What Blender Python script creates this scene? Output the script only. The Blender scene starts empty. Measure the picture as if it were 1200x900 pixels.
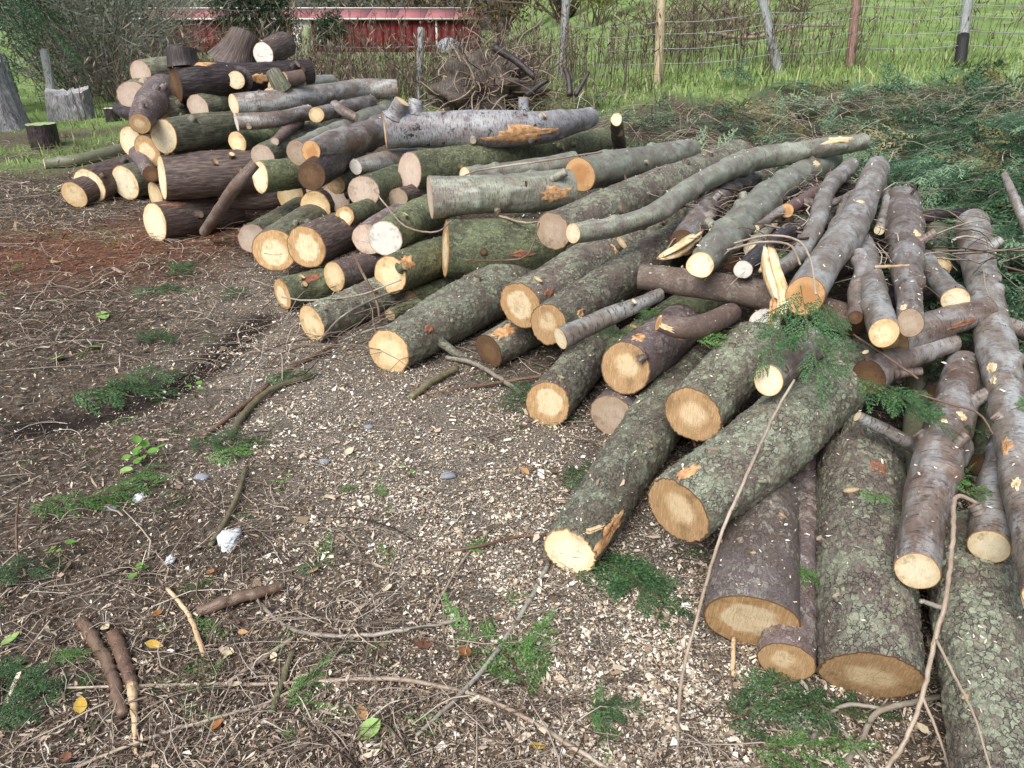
import bpy, math, random
import numpy as np
from mathutils import Vector

# ------------------------------------------------------------------ camera, sky, sun, exposure
SC = bpy.context.scene
COL = SC.collection
PITCH = math.radians(25.0)
CAMZ = 1.6
cam_d = bpy.data.cameras.new("camera")
cam = bpy.data.objects.new("camera", cam_d)
COL.objects.link(cam)
cam.location = (0, 0, CAMZ)
cam.rotation_euler = (math.radians(90) - PITCH, 0, 0)
cam_d.sensor_width = 36.0
cam_d.lens = 27.0
cam_d.clip_start = 0.05
cam_d.clip_end = 2000
SC.camera = cam

SUN_EL, SUN_ROT = math.radians(50), math.radians(208)
world = bpy.data.worlds.new("World")
SC.world = world
world.use_nodes = True
wn = world.node_tree
wn.nodes.clear()
w_out = wn.nodes.new("ShaderNodeOutputWorld")
w_bg = wn.nodes.new("ShaderNodeBackground")
w_sky = wn.nodes.new("ShaderNodeTexSky")
w_sky.sky_type = 'NISHITA'
w_sky.sun_disc = False
w_sky.sun_elevation = SUN_EL
w_sky.sun_rotation = SUN_ROT
w_sky.air_density = 1.0
w_sky.dust_density = 4.0
w_hsv = wn.nodes.new("ShaderNodeHueSaturation")
w_hsv.inputs['Saturation'].default_value = 0.62
wn.links.new(w_sky.outputs[0], w_hsv.inputs['Color'])
wn.links.new(w_hsv.outputs[0], w_bg.inputs['Color'])
w_bg.inputs['Strength'].default_value = 0.07
wn.links.new(w_bg.outputs[0], w_out.inputs[0])
sun_d = bpy.data.lights.new("sun", 'SUN')
sun_d.energy = 1.5
sun_d.angle = math.radians(45)
sun_d.color = (1.0, 0.995, 0.985)
sun = bpy.data.objects.new("sun", sun_d)
COL.objects.link(sun)
# Nishita: rotation 0 -> sun towards +Y, clockwise from above
sdir = Vector((math.sin(SUN_ROT) * math.cos(SUN_EL), math.cos(SUN_ROT) * math.cos(SUN_EL), math.sin(SUN_EL)))
sun.rotation_euler = sdir.to_track_quat('Z', 'Y').to_euler()
sun.location = (0, -5, 10)
SC.view_settings.view_transform = 'Standard'
SC.view_settings.look = 'None'
SC.view_settings.gamma = 1.0
SC.view_settings.exposure = 1.3
SC.view_settings.use_curve_mapping = False
SC.cycles.use_denoising = True
SC.cycles.max_bounces = 5
SC.cycles.diffuse_bounces = 3
SC.cycles.transparent_max_bounces = 4

RNG = np.random.default_rng(11)
random.seed(5)

# ------------------------------------------------------------------ geometry of the view (used to read positions off the photograph)
CP, SP = math.cos(PITCH), math.sin(PITCH)


def ray(u, v):
    xn, yn = (u - 600) / 900.0, (v - 450) / 900.0
    return np.array([xn, CP - yn * SP, -SP - yn * CP])


def at_depth(u, v, t):
    return np.array([0, 0, CAMZ]) + ray(u, v) * t


def at_height(u, v, h):
    d = ray(u, v)
    return np.array([0, 0, CAMZ]) + d * ((h - CAMZ) / d[2])


def sstep(a, b, x):
    t = np.clip((x - a) / (b - a), 0, 1)
    return t * t * (3 - 2 * t)


def ground_z(x, y):
    x = np.asarray(x, float)
    y = np.asarray(y, float)
    s = sstep(7.0, 12.5, y)
    f = 0.28 + 0.62 * sstep(-5, 7, x)
    hill = sstep(-2, 9, x) * np.maximum(0, y - 12) * 0.125
    hill = np.minimum(hill, 9)
    return s * f + hill


_TS = np.arange(0.8, 70, 0.01)


def on_ground(u, v):
    p = np.array([0, 0, CAMZ]) + _TS[:, None] * ray(u, v)[None]
    k = np.nonzero(p[:, 2] < ground_z(p[:, 0], p[:, 1]))[0]
    return p[k[0] if len(k) else -1].copy()


def depth_of(p):
    return p[1] * CP - (p[2] - CAMZ) * SP


# ------------------------------------------------------------------ numpy noise
def _hash(ix, iy, iz, seed):
    h = (ix.astype(np.int64) * 374761393 + iy.astype(np.int64) * 668265263 + iz.astype(np.int64) * 2147483647 + seed * 974711) & 0xFFFFFFFF
    h = ((h ^ (h >> 13)) * 1274126177) & 0xFFFFFFFF
    h = ((h ^ (h >> 16)) * 2246822519) & 0xFFFFFFFF
    return ((h ^ (h >> 15)) & 0xFFFFFF) / float(0xFFFFFF)


def vnoise(p, seed=0):
    i = np.floor(p).astype(np.int64)
    f = p - i
    f = f * f * (3 - 2 * f)
    r = 0
    for dx in (0, 1):
        wx = f[:, 0] if dx else 1 - f[:, 0]
        for dy in (0, 1):
            wy = f[:, 1] if dy else 1 - f[:, 1]
            for dz in (0, 1):
                wz = f[:, 2] if dz else 1 - f[:, 2]
                r = r + wx * wy * wz * _hash(i[:, 0] + dx, i[:, 1] + dy, i[:, 2] + dz, seed)
    return r * 2 - 1


def fbm(p, oct=3, seed=0):
    r, a, s = 0, 1.0, 0
    for k in range(oct):
        r = r + a * vnoise(p * (2 ** k), seed + k * 17)
        s += a
        a *= 0.5
    return r / s


def worley(p, seed=0):
    i = np.floor(p).astype(np.int64)
    n = len(p)
    f1 = np.full(n, 9.0)
    f2 = np.full(n, 9.0)
    cid = np.zeros(n)
    off = np.zeros((n, 3))
    for dx in (-1, 0, 1):
        for dy in (-1, 0, 1):
            for dz in (-1, 0, 1):
                cx, cy, cz = i[:, 0] + dx, i[:, 1] + dy, i[:, 2] + dz
                q = np.stack([cx + _hash(cx, cy, cz, seed), cy + _hash(cx, cy, cz, seed + 1), cz + _hash(cx, cy, cz, seed + 2)], 1)
                d = np.linalg.norm(q - p, axis=1)
                nearer = d < f1
                f2 = np.where(nearer, f1, np.minimum(f2, d))
                cid = np.where(nearer, _hash(cx, cy, cz, seed + 3), cid)
                off = np.where(nearer[:, None], p - q, off)
                f1 = np.where(nearer, d, f1)
    return f1, f2, cid, off


# ------------------------------------------------------------------ mesh helpers
def mesh_np(name, V, faces, smooth=True, attrs=None, mats=None, midx=None):
    """faces: list of int arrays (n,3) / (n,4)"""
    me = bpy.data.meshes.new(name)
    V = np.asarray(V, np.float32)
    me.vertices.add(len(V))
    me.vertices.foreach_set('co', V.ravel())
    flat = np.concatenate([f.ravel() for f in faces]).astype(np.int32)
    sizes = np.concatenate([np.full(len(f), f.shape[1]) for f in faces])
    starts = np.concatenate([[0], np.cumsum(sizes)[:-1]]).astype(np.int32)
    me.loops.add(len(flat))
    me.loops.foreach_set('vertex_index', flat)
    me.polygons.add(len(sizes))
    me.polygons.foreach_set('loop_start', starts)
    if attrs:
        for k, a in attrs.items():
            a = np.asarray(a, np.float32)
            if a.ndim == 1:
                at = me.attributes.new(k, 'FLOAT', 'POINT')
                at.data.foreach_set('value', a)
            else:
                at = me.attributes.new(k, 'FLOAT_VECTOR', 'POINT')
                at.data.foreach_set('vector', a.ravel())
    me.update(calc_edges=True)
    if smooth:
        me.polygons.foreach_set('use_smooth', np.ones(len(sizes), bool))
    for m in (mats or []):
        me.materials.append(m)
    if midx is not None:
        me.polygons.foreach_set('material_index', np.asarray(midx, np.int32))
    return me


def link(name, me, parent=None, loc=None):
    o = bpy.data.objects.new(name, me)
    COL.objects.link(o)
    if parent is not None:
        o.parent = parent
    if loc is not None:
        o.location = loc
    return o


def thing(name, label, cat, loc, group=None):
    o = bpy.data.objects.new(name, None)
    o.empty_display_size = 0.1
    COL.objects.link(o)
    o.location = tuple(float(c) for c in loc)
    return tag(o, label, cat, group)


def tag(o, label, cat, group=None):
    o['label'] = label
    o['category'] = cat
    if group:
        o['group'] = group
    return o


def kind(o, k):
    o['kind'] = k
    return o


def catmull(P, n):
    """P (k,d) -> n samples, roughly even in arc length of the first three columns"""
    P = np.asarray(P, float)
    if len(P) == 2:
        t = np.linspace(0, 1, n)[:, None]
        return P[0] * (1 - t) + P[1] * t
    Q = np.vstack([2 * P[0] - P[1], P, 2 * P[-1] - P[-2]])
    out = []
    for i in range(len(P) - 1):
        p0, p1, p2, p3 = Q[i], Q[i + 1], Q[i + 2], Q[i + 3]
        t = np.linspace(0, 1, 24, endpoint=False)[:, None]
        out.append(0.5 * (2 * p1 + (p2 - p0) * t + (2 * p0 - 5 * p1 + 4 * p2 - p3) * t ** 2 + (3 * p1 - p0 - 3 * p2 + p3) * t ** 3))
    out.append(P[-1:])
    D = np.vstack(out)
    s = np.concatenate([[0], np.cumsum(np.linalg.norm(np.diff(D[:, :3], axis=0), axis=1))])
    ss = np.linspace(0, s[-1], n)
    return np.stack([np.interp(ss, s, D[:, k]) for k in range(D.shape[1])], 1)


def frames(C):
    T = np.gradient(C, axis=0)
    T /= np.linalg.norm(T, axis=1)[:, None] + 1e-12
    ref = np.array([0, 0, 1.0])
    if abs(T[0] @ ref) > 0.9:
        ref = np.array([1.0, 0, 0])
    N = np.zeros_like(C)
    n = ref - T[0] * (ref @ T[0])
    n /= np.linalg.norm(n)
    for i in range(len(C)):
        n = n - T[i] * (n @ T[i])
        n /= np.linalg.norm(n) + 1e-12
        N[i] = n
    B = np.cross(T, N)
    return T, N, B


def grid_faces(nl, nr):
    i = np.arange(nl - 1)[:, None]
    j = np.arange(nr)[None, :]
    a = i * nr + j
    b = i * nr + (j + 1) % nr
    return np.stack([a, b, b + nr, a + nr], -1).reshape(-1, 4)


def tube(C, R, nr=6, rough=0.0, seed=0):
    """plain tapered tube with closed ends: V, faces(list), rest"""
    C = np.asarray(C, float)
    T, N, B = frames(C)
    th = np.linspace(0, 2 * np.pi, nr, endpoint=False)
    R = np.asarray(R, float)
    L = np.concatenate([[0], np.cumsum(np.linalg.norm(np.diff(C, axis=0), axis=1))])
    rest = np.stack([np.outer(R, np.cos(th)), np.outer(R, np.sin(th)), np.repeat(L[:, None], nr, 1)], -1).reshape(-1, 3)
    RR = np.repeat(R[:, None], nr, 1)
    if rough:
        RR = RR * (1 + rough * fbm(rest * (0.5 / max(R.mean(), 1e-4)) + seed * 3.1, 2, seed).reshape(RR.shape))
    V = C[:, None, :] + RR[..., None] * (np.cos(th)[None, :, None] * N[:, None, :] + np.sin(th)[None, :, None] * B[:, None, :])
    nl = len(C)
    V = V.reshape(-1, 3)
    F = [grid_faces(nl, nr)]
    base = len(V)
    V = np.vstack([V, C[0], C[-1]])
    rest = np.vstack([rest, [0, 0, 0], [0, 0, L[-1]]])
    j = np.arange(nr)
    F.append(np.stack([np.full(nr, base), (j + 1) % nr, j], 1))
    o = (nl - 1) * nr
    F.append(np.stack([np.full(nr, base + 1), o + j, o + (j + 1) % nr], 1))
    return V, F, rest


def merge(parts):
    """parts: list of (V, faces list, attr or None)"""
    Vs, F3, F4, A, off = [], [], [], [], 0
    for V, F, a in parts:
        Vs.append(V)
        for f in F:
            (F3 if f.shape[1] == 3 else F4).append(f + off)
        if a is not None:
            A.append(a)
        off += len(V)
    faces = []
    if F4:
        faces.append(np.vstack(F4))
    if F3:
        faces.append(np.vstack(F3))
    return np.vstack(Vs), faces, (np.concatenate(A) if A else None)


# ------------------------------------------------------------------ node helpers
class NT:
    def __init__(self, name):
        self.m = bpy.data.materials.new(name)
        self.m.use_nodes = True
        self.t = self.m.node_tree
        self.t.nodes.clear()
        self.out = self.t.nodes.new('ShaderNodeOutputMaterial')
        self.b = self.t.nodes.new('ShaderNodeBsdfPrincipled')
        self.t.links.new(self.b.outputs[0], self.out.inputs[0])
        self.b.inputs['Specular IOR Level'].default_value = 0.3

    def set(self, sock, v):
        if isinstance(v, bpy.types.NodeSocket):
            self.t.links.new(v, sock)
        elif isinstance(v, (tuple, list)) and len(v) == 3 and sock.type == 'RGBA':
            sock.default_value = (*v, 1)
        else:
            sock.default_value = v

    def attr(self, name, out='Vector'):
        n = self.t.nodes.new('ShaderNodeAttribute')
        n.attribute_name = name
        return n.outputs[out]

    def rand(self):
        return self.t.nodes.new('ShaderNodeObjectInfo').outputs['Random']

    def pos(self):
        return self.t.nodes.new('ShaderNodeNewGeometry').outputs['Position']

    def math(self, op, a, b=0.0, clamp=False):
        n = self.t.nodes.new('ShaderNodeMath')
        n.operation = op
        n.use_clamp = clamp
        self.set(n.inputs[0], a)
        self.set(n.inputs[1], b)
        return n.outputs[0]

    def vmath(self, op, a, b=(0, 0, 0)):
        n = self.t.nodes.new('ShaderNodeVectorMath')
        n.operation = op
        self.set(n.inputs[0], a)
        if op == 'SCALE':
            self.set(n.inputs['Scale'], b)
        elif op != 'LENGTH':
            self.set(n.inputs[1], b)
        return n.outputs['Value'] if op == 'LENGTH' else n.outputs[0]

    def noise(self, vec, scale, detail=3, rough=0.55, dist=0.0):
        n = self.t.nodes.new('ShaderNodeTexNoise')
        self.set(n.inputs['Vector'], vec)
        n.inputs['Scale'].default_value = scale
        n.inputs['Detail'].default_value = detail
        n.inputs['Roughness'].default_value = rough
        n.inputs['Distortion'].default_value = dist
        return n.outputs['Fac']

    def voro(self, vec, scale, feature='F1', out='Distance', rnd=1.0):
        n = self.t.nodes.new('ShaderNodeTexVoronoi')
        n.feature = feature
        self.set(n.inputs['Vector'], vec)
        n.inputs['Scale'].default_value = scale
        n.inputs['Randomness'].default_value = rnd
        return n.outputs[out]

    def step(self, v, a, b):
        n = self.t.nodes.new('ShaderNodeMapRange')
        n.interpolation_type = 'SMOOTHSTEP'
        self.set(n.inputs['Value'], v)
        self.set(n.inputs['From Min'], a)
        self.set(n.inputs['From Max'], b)
        return n.outputs['Result']

    def ramp(self, v, stops):
        n = self.t.nodes.new('ShaderNodeValToRGB')
        self.set(n.inputs[0], v)
        e = n.color_ramp.elements
        while len(e) < len(stops):
            e.new(0.5)
        for el, (p, c) in zip(e, stops):
            el.position = p
            el.color = (*c, 1)
        return n.outputs[0]

    def mix(self, f, a, b, blend='MIX'):
        n = self.t.nodes.new('ShaderNodeMix')
        n.data_type = 'RGBA'
        n.blend_type = blend
        self.set(n.inputs[0], f)
        self.set(n.inputs[6], a)
        self.set(n.inputs[7], b)
        return n.outputs[2]

    def bump(self, h, strength=0.5, dist=0.003, normal=None):
        n = self.t.nodes.new('ShaderNodeBump')
        n.inputs['Strength'].default_value = strength
        n.inputs['Distance'].default_value = dist
        self.set(n.inputs['Height'], h)
        if normal is not None:
            self.set(n.inputs['Normal'], normal)
        return n.outputs[0]

    def done(self, col, rough=0.85, normal=None, spec=None):
        self.set(self.b.inputs['Base Color'], col)
        self.set(self.b.inputs['Roughness'], rough)
        if normal is not None:
            self.set(self.b.inputs['Normal'], normal)
        if spec is not None:
            self.b.inputs['Specular IOR Level'].default_value = spec
        return self.m


def lin(r, g, b):
    f = lambda c: (c / 255 / 12.92) if c / 255 < 0.04045 else ((c / 255 + 0.055) / 1.055) ** 2.4
    return (f(r), f(g), f(b))


# ------------------------------------------------------------------ materials
def bark_scaly(name, dark, mid, light, lichen, cover, patch, patch_amt, fleck=0.5, rough=0.66, crack=1.0, scale=58):
    n = NT(name)
    v = n.attr('rest')
    # plates: cells stretched along the trunk, their outlines broken up by noise
    wob = n.t.nodes.new('ShaderNodeTexNoise')
    n.set(wob.inputs['Vector'], v)
    wob.inputs['Scale'].default_value = 48
    wob.inputs['Detail'].default_value = 3
    vs = n.vmath('ADD', n.vmath('MULTIPLY', v, (1, 1, 0.7)), n.vmath('SCALE', n.vmath('SUBTRACT', wob.outputs['Color'], (0.5, 0.5, 0.5)), 0.034))
    e = n.voro(vs, scale, 'DISTANCE_TO_EDGE')
    sep = n.t.nodes.new('ShaderNodeSeparateColor')
    n.set(sep.inputs[0], n.voro(vs, scale, 'F1', 'Color'))
    pl, pl2 = sep.outputs[0], sep.outputs[1]
    calm = n.step(n.noise(v, 10, 4, 0.65), 0.40, 0.60)
    e = n.math('ADD', e, n.math('MULTIPLY', calm, 0.07))
    face = n.step(e, 0.0, 0.085)
    f = n.noise(v, 110, 5, 0.7)
    c = n.ramp(f, [(0.28, dark), (0.5, mid), (0.74, light)])
    big = n.noise(v, 3.5, 4, 0.6)
    c = n.mix(n.math('MULTIPLY', n.step(big, 0.45, 0.62), patch_amt), c, patch)
    c = n.mix(n.math('MULTIPLY', pl2, 0.4), c, mid)
    # weathered skin and lichen sit on the plate faces only, the fissures keep the raw bark
    lm = n.step(n.math('ADD', n.noise(v, 6, 5, 0.7), n.math('MULTIPLY', n.math('SUBTRACT', pl, 0.5), 0.24)), 0.54 - cover * 0.3, 0.80 - cover * 0.3)
    lf = n.step(n.noise(v, 150, 4, 0.75), 0.36, 0.56)
    la = n.math('MULTIPLY', n.math('MULTIPLY', lm, n.math('ADD', n.math('MULTIPLY', lf, 0.65), 0.35)), face)
    lc = n.mix(pl, tuple(q * 0.8 for q in lichen), tuple(min(1, q * 1.12) for q in lichen))
    c = n.mix(n.math('MULTIPLY', la, 0.85), c, lc)
    c = n.mix(n.math('MULTIPLY', n.math('SUBTRACT', 1.0, face), 0.35 * crack), c, dark)
    if fleck:
        fm = n.step(n.noise(v, 210, 1, 0.5), 0.71, 0.75)
        c = n.mix(n.math('MULTIPLY', fm, fleck), c, (0.55, 0.49, 0.40))
    r = n.rand()
    hsv = n.t.nodes.new('ShaderNodeHueSaturation')
    n.set(hsv.inputs['Color'], c)
    n.set(hsv.inputs['Hue'], n.math('ADD', n.math('MULTIPLY', n.math('FRACT', n.math('MULTIPLY', r, 5.7)), 0.05), 0.475))
    n.set(hsv.inputs['Value'], n.math('ADD', n.math('MULTIPLY', r, 0.4), 0.9))
    h = n.math('ADD', n.math('MULTIPLY', n.step(e, 0.0, 0.11), 0.8 * crack), n.math('MULTIPLY', f, 0.55))
    h = n.math('ADD', h, n.math('MULTIPLY', pl, 0.3 * crack))
    nm = n.bump(h, 0.9, 0.007)
    return n.done(hsv.outputs[0], rough, nm, 0.35)


def bark_fibrous(name, dark, mid, light, lichen, cover, fleck=0.25, rough=0.65):
    n = NT(name)
    v = n.attr('rest')
    vs = n.vmath('MULTIPLY', v, (1, 1, 0.13))
    f = n.noise(vs, 75, 5, 0.65)
    c = n.ramp(f, [(0.32, dark), (0.5, mid), (0.7, light)])
    lm = n.step(n.noise(v, 9, 4, 0.65), 0.66 - cover * 0.3, 0.78 - cover * 0.3)
    lf = n.step(n.noise(v, 90, 4, 0.7), 0.40, 0.58)
    c = n.mix(n.math('MULTIPLY', n.math('MULTIPLY', lm, lf), 0.8), c, lichen)
    fm = n.step(n.noise(v, 240, 1, 0.5), 0.73, 0.77)
    c = n.mix(n.math('MULTIPLY', fm, fleck), c, (0.52, 0.46, 0.38))
    r = n.rand()
    hsv = n.t.nodes.new('ShaderNodeHueSaturation')
    n.set(hsv.inputs['Color'], c)
    n.set(hsv.inputs['Value'], n.math('ADD', n.math('MULTIPLY', r, 0.4), 0.8))
    nm = n.bump(f, 1.0, 0.008)
    return n.done(hsv.outputs[0], rough, nm, 0.4)


def bark_smooth(name, base, pink, dark, blue, dash=0.6, blotch=0.4, rough=0.42):
    n = NT(name)
    v = n.attr('rest')
    big = n.noise(v, 8, 5, 0.65)
    c = n.mix(n.step(big, 0.36, 0.64), base, pink)
    bl = n.step(n.noise(n.vmath('MULTIPLY', v, (1, 1, 0.35)), 13, 5, 0.65), 0.44, 0.66)
    c = n.mix(n.math('MULTIPLY', bl, 0.75), c, blue)
    rn = n.noise(n.vmath('ADD', n.vmath('MULTIPLY', v, (9, 9, 95)), n.vmath('SCALE', n.vmath('MULTIPLY', v, (22, 22, 12)), 0.4)), 1.0, 4, 0.65)
    c = n.mix(n.math('MULTIPLY', n.step(rn, 0.52, 0.66), 0.34), c, dark)
    c = n.mix(n.math('MULTIPLY', n.step(rn, 0.44, 0.32), 0.25), c, tuple(min(1, q * 1.5) for q in base))
    ds = n.noise(n.vmath('MULTIPLY', v, (30, 30, 170)), 1.0, 2, 0.5)
    c = n.mix(n.math('MULTIPLY', n.step(ds, 0.60, 0.66), dash), c, dark)
    bt = n.step(n.noise(v, 13, 6, 0.75), 0.57, 0.64)
    c = n.mix(n.math('MULTIPLY', bt, blotch), c, dark)
    ls = n.step(n.noise(v, 60, 3, 0.7), 0.62, 0.68)
    c = n.mix(n.math('MULTIPLY', ls, 0.22), c, tuple(min(1, q * 1.5) for q in blue))
    fm = n.step(n.noise(v, 210, 1, 0.5), 0.72, 0.76)
    c = n.mix(n.math('MULTIPLY', fm, 0.4), c, (0.5, 0.46, 0.4))
    r = n.rand()
    hsv = n.t.nodes.new('ShaderNodeHueSaturation')
    n.set(hsv.inputs['Color'], c)
    n.set(hsv.inputs['Value'], n.math('ADD', n.math('MULTIPLY', r, 0.35), 0.85))
    h = n.math('ADD', n.math('MULTIPLY', rn, 0.9), n.math('MULTIPLY', n.noise(v, 120, 4, 0.6), 0.6))
    h = n.math('SUBTRACT', h, n.math('MULTIPLY', n.step(ds, 0.58, 0.66), 0.5))
    nm = n.bump(h, 0.8, 0.004)
    return n.done(hsv.outputs[0], rough, nm, 0.5)


BARK = {
    'G': bark_scaly('bark_grey_scaly', (0.045, 0.036, 0.029), (0.135, 0.115, 0.09), (0.24, 0.215, 0.17), (0.265, 0.295, 0.21), 0.54, (0.135, 0.10, 0.09), 0.5),
    'M': bark_scaly('bark_green_mossy', (0.024, 0.025, 0.015), (0.075, 0.082, 0.048), (0.15, 0.155, 0.10), (0.19, 0.225, 0.12), 0.68, (0.06, 0.05, 0.04), 0.5, 0.45, 0.66, 0.55, 75),
    'P': bark_scaly('bark_purple_brown', (0.042, 0.029, 0.025), (0.115, 0.083, 0.073), (0.215, 0.172, 0.155), (0.30, 0.275, 0.245), 0.35, (0.175, 0.145, 0.155), 0.6, 0.5, 0.6, 0.4, 70),
    'R': bark_scaly('bark_red_brown', (0.065, 0.04, 0.033), (0.15, 0.095, 0.078), (0.23, 0.165, 0.14), (0.26, 0.22, 0.19), 0.25, (0.15, 0.115, 0.115), 0.5, 0.3, 0.6, 0.3, 80),
    'D': bark_fibrous('bark_dark_fibrous', (0.030, 0.020, 0.018), (0.090, 0.064, 0.056), (0.19, 0.145, 0.125), (0.17, 0.17, 0.12), 0.25, 0.4),
    'DG': bark_fibrous('bark_green_fibrous', (0.05, 0.045, 0.032), (0.13, 0.128, 0.088), (0.24, 0.235, 0.17), (0.27, 0.30, 0.20), 0.6, 0.5),
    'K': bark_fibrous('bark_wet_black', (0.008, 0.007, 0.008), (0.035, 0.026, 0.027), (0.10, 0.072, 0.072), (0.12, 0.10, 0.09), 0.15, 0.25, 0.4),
    'S': bark_smooth('bark_silver', (0.235, 0.21, 0.18), (0.145, 0.105, 0.082), (0.028, 0.020, 0.017), (0.38, 0.40, 0.40), 0.7, 0.55),
    'SG': bark_smooth('bark_silver_green', (0.23, 0.24, 0.18), (0.175, 0.145, 0.12), (0.045, 0.034, 0.028), (0.35, 0.39, 0.32), 0.6, 0.4),
    'SD': bark_smooth('bark_silver_black', (0.33, 0.33, 0.335), (0.20, 0.165, 0.165), (0.014, 0.011, 0.012), (0.38, 0.40, 0.42), 0.7, 0.95),
    'SP': bark_smooth('bark_silver_brown', (0.185, 0.145, 0.118), (0.115, 0.075, 0.058), (0.022, 0.015, 0.013), (0.34, 0.34, 0.34), 0.65, 0.55),
    'OL': bark_smooth('bark_olive_smooth', (0.145, 0.15, 0.09), (0.12, 0.115, 0.075), (0.05, 0.045, 0.03), (0.17, 0.18, 0.12), 0.25, 0.15),
}


def wood_face(name, centre, outer, edge, bound=0.55, soft=0.10, rings=0.35, cut=0.4):
    n = NT(name)
    c0 = n.attr('cf')
    r = n.rand()
    off = n.t.nodes.new('ShaderNodeCombineXYZ')
    n.set(off.inputs[0], n.math('MULTIPLY', n.math('SUBTRACT', r, 0.5), 0.55))
    n.set(off.inputs[1], n.math('MULTIPLY', n.math('SUBTRACT', n.math('FRACT', n.math('MULTIPLY', r, 7.3)), 0.5), 0.55))
    seed = n.t.nodes.new('ShaderNodeCombineXYZ')
    n.set(seed.inputs[2], n.math('MULTIPLY', r, 37.0))
    cs = n.vmath('ADD', c0, seed.outputs[0])
    rad0 = n.attr('rad', 'Fac')
    fade = n.math('SUBTRACT', 1.0, rad0)
    cc = n.vmath('ADD', c0, n.vmath('SCALE', off.outputs[0], fade))
    rad = n.vmath('LENGTH', cc)
    wob = n.math('SUBTRACT', n.noise(cs, 2.2, 3, 0.6), 0.5)
    radw = n.math('ADD', rad, n.math('MULTIPLY', wob, 0.42))
    m = n.step(radw, bound - soft, bound + soft)
    c = n.mix(m, centre, outer)
    ringv = n.math('SINE', n.math('ADD', n.math('MULTIPLY', radw, 88.0), n.math('MULTIPLY', n.noise(cs, 4, 3), 9.0)))
    rm = n.math('MULTIPLY', n.math('MULTIPLY', n.step(ringv, 0.1, 0.9), rings), n.step(n.noise(cs, 2.6, 3), 0.35, 0.6))
    dk = tuple(x * 0.62 for x in outer)
    c = n.mix(rm, c, dk)
    # fibre / saw lines
    sw = n.noise(n.vmath('MULTIPLY', cs, (3.0, 38.0, 1.0)), 1.0, 3, 0.6)
    c = n.mix(n.math('MULTIPLY', n.step(sw, 0.5, 0.68), cut * 0.9), c, dk)
    c = n.mix(n.math('MULTIPLY', n.step(sw, 0.5, 0.34), cut * 0.7), c, tuple(min(1, x * 1.25) for x in centre))
    st = n.step(n.noise(cs, 3.0, 4, 0.65), 0.52, 0.70)
    c = n.mix(n.math('MULTIPLY', st, 0.35), c, dk)
    # a drying crack through the heart on some ends
    crk = n.math('ABSOLUTE', n.math('ADD', n.vmath('LENGTH', n.vmath('MULTIPLY', cc, (1, 0, 0))), n.math('MULTIPLY', wob, 0.10)))
    cm = n.math('MULTIPLY', n.step(crk, 0.022, 0.008), n.math('MULTIPLY', n.step(rad, 0.5, 0.42), n.step(r, 0.86, 0.87)))
    c = n.mix(n.math('MULTIPLY', cm, 0.8), c, (0.05, 0.03, 0.02))
    # drying checks running out from the heart
    sx = n.t.nodes.new('ShaderNodeSeparateXYZ')
    n.set(sx.inputs[0], cc)
    ang = n.math('ARCTAN2', sx.outputs[1], sx.outputs[0])
    ray_ = n.math('ABSOLUTE', n.math('SINE', n.math('ADD', n.math('MULTIPLY', ang, 2.5), n.math('ADD', n.math('MULTIPLY', r, 20.0), n.math('MULTIPLY', wob, 2.2)))))
    ck = n.math('MULTIPLY', n.step(n.math('MULTIPLY', ray_, rad), 0.016, 0.004), n.math('MULTIPLY', n.step(rad, 0.62, 0.3), n.step(n.math('FRACT', n.math('MULTIPLY', r, 3.3)), 0.55, 0.6)))
    c = n.mix(n.math('MULTIPLY', ck, 0.7), c, tuple(x * 0.3 for x in outer))
    # dirt smeared from the rim and lying sawdust
    dm = n.step(n.math('ADD', n.noise(cs, 1.6, 5, 0.7), n.math('MULTIPLY', rad0, 0.14)), 0.62, 0.78)
    c = n.mix(n.math('MULTIPLY', dm, 0.6), c, tuple(x * 0.42 for x in outer))
    fl = n.step(n.noise(cs, 26, 2, 0.5), 0.70, 0.75)
    c = n.mix(n.math('MULTIPLY', fl, 0.4), c, tuple(min(1, x * 1.3) for x in centre))
    em = n.step(n.math('ADD', rad0, n.math('MULTIPLY', wob, 0.03)), 0.945, 0.965)
    c = n.mix(em, c, edge)
    hsv = n.t.nodes.new('ShaderNodeHueSaturation')
    n.set(hsv.inputs['Color'], c)
    n.set(hsv.inputs['Value'], n.math('ADD', n.math('MULTIPLY', r, 0.24), 0.86))
    nm = n.bump(n.math('ADD', sw, n.math('MULTIPLY', ringv, 0.1)), 0.45, 0.002)
    return n.done(hsv.outputs[0], 0.75, nm, 0.25)


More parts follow.
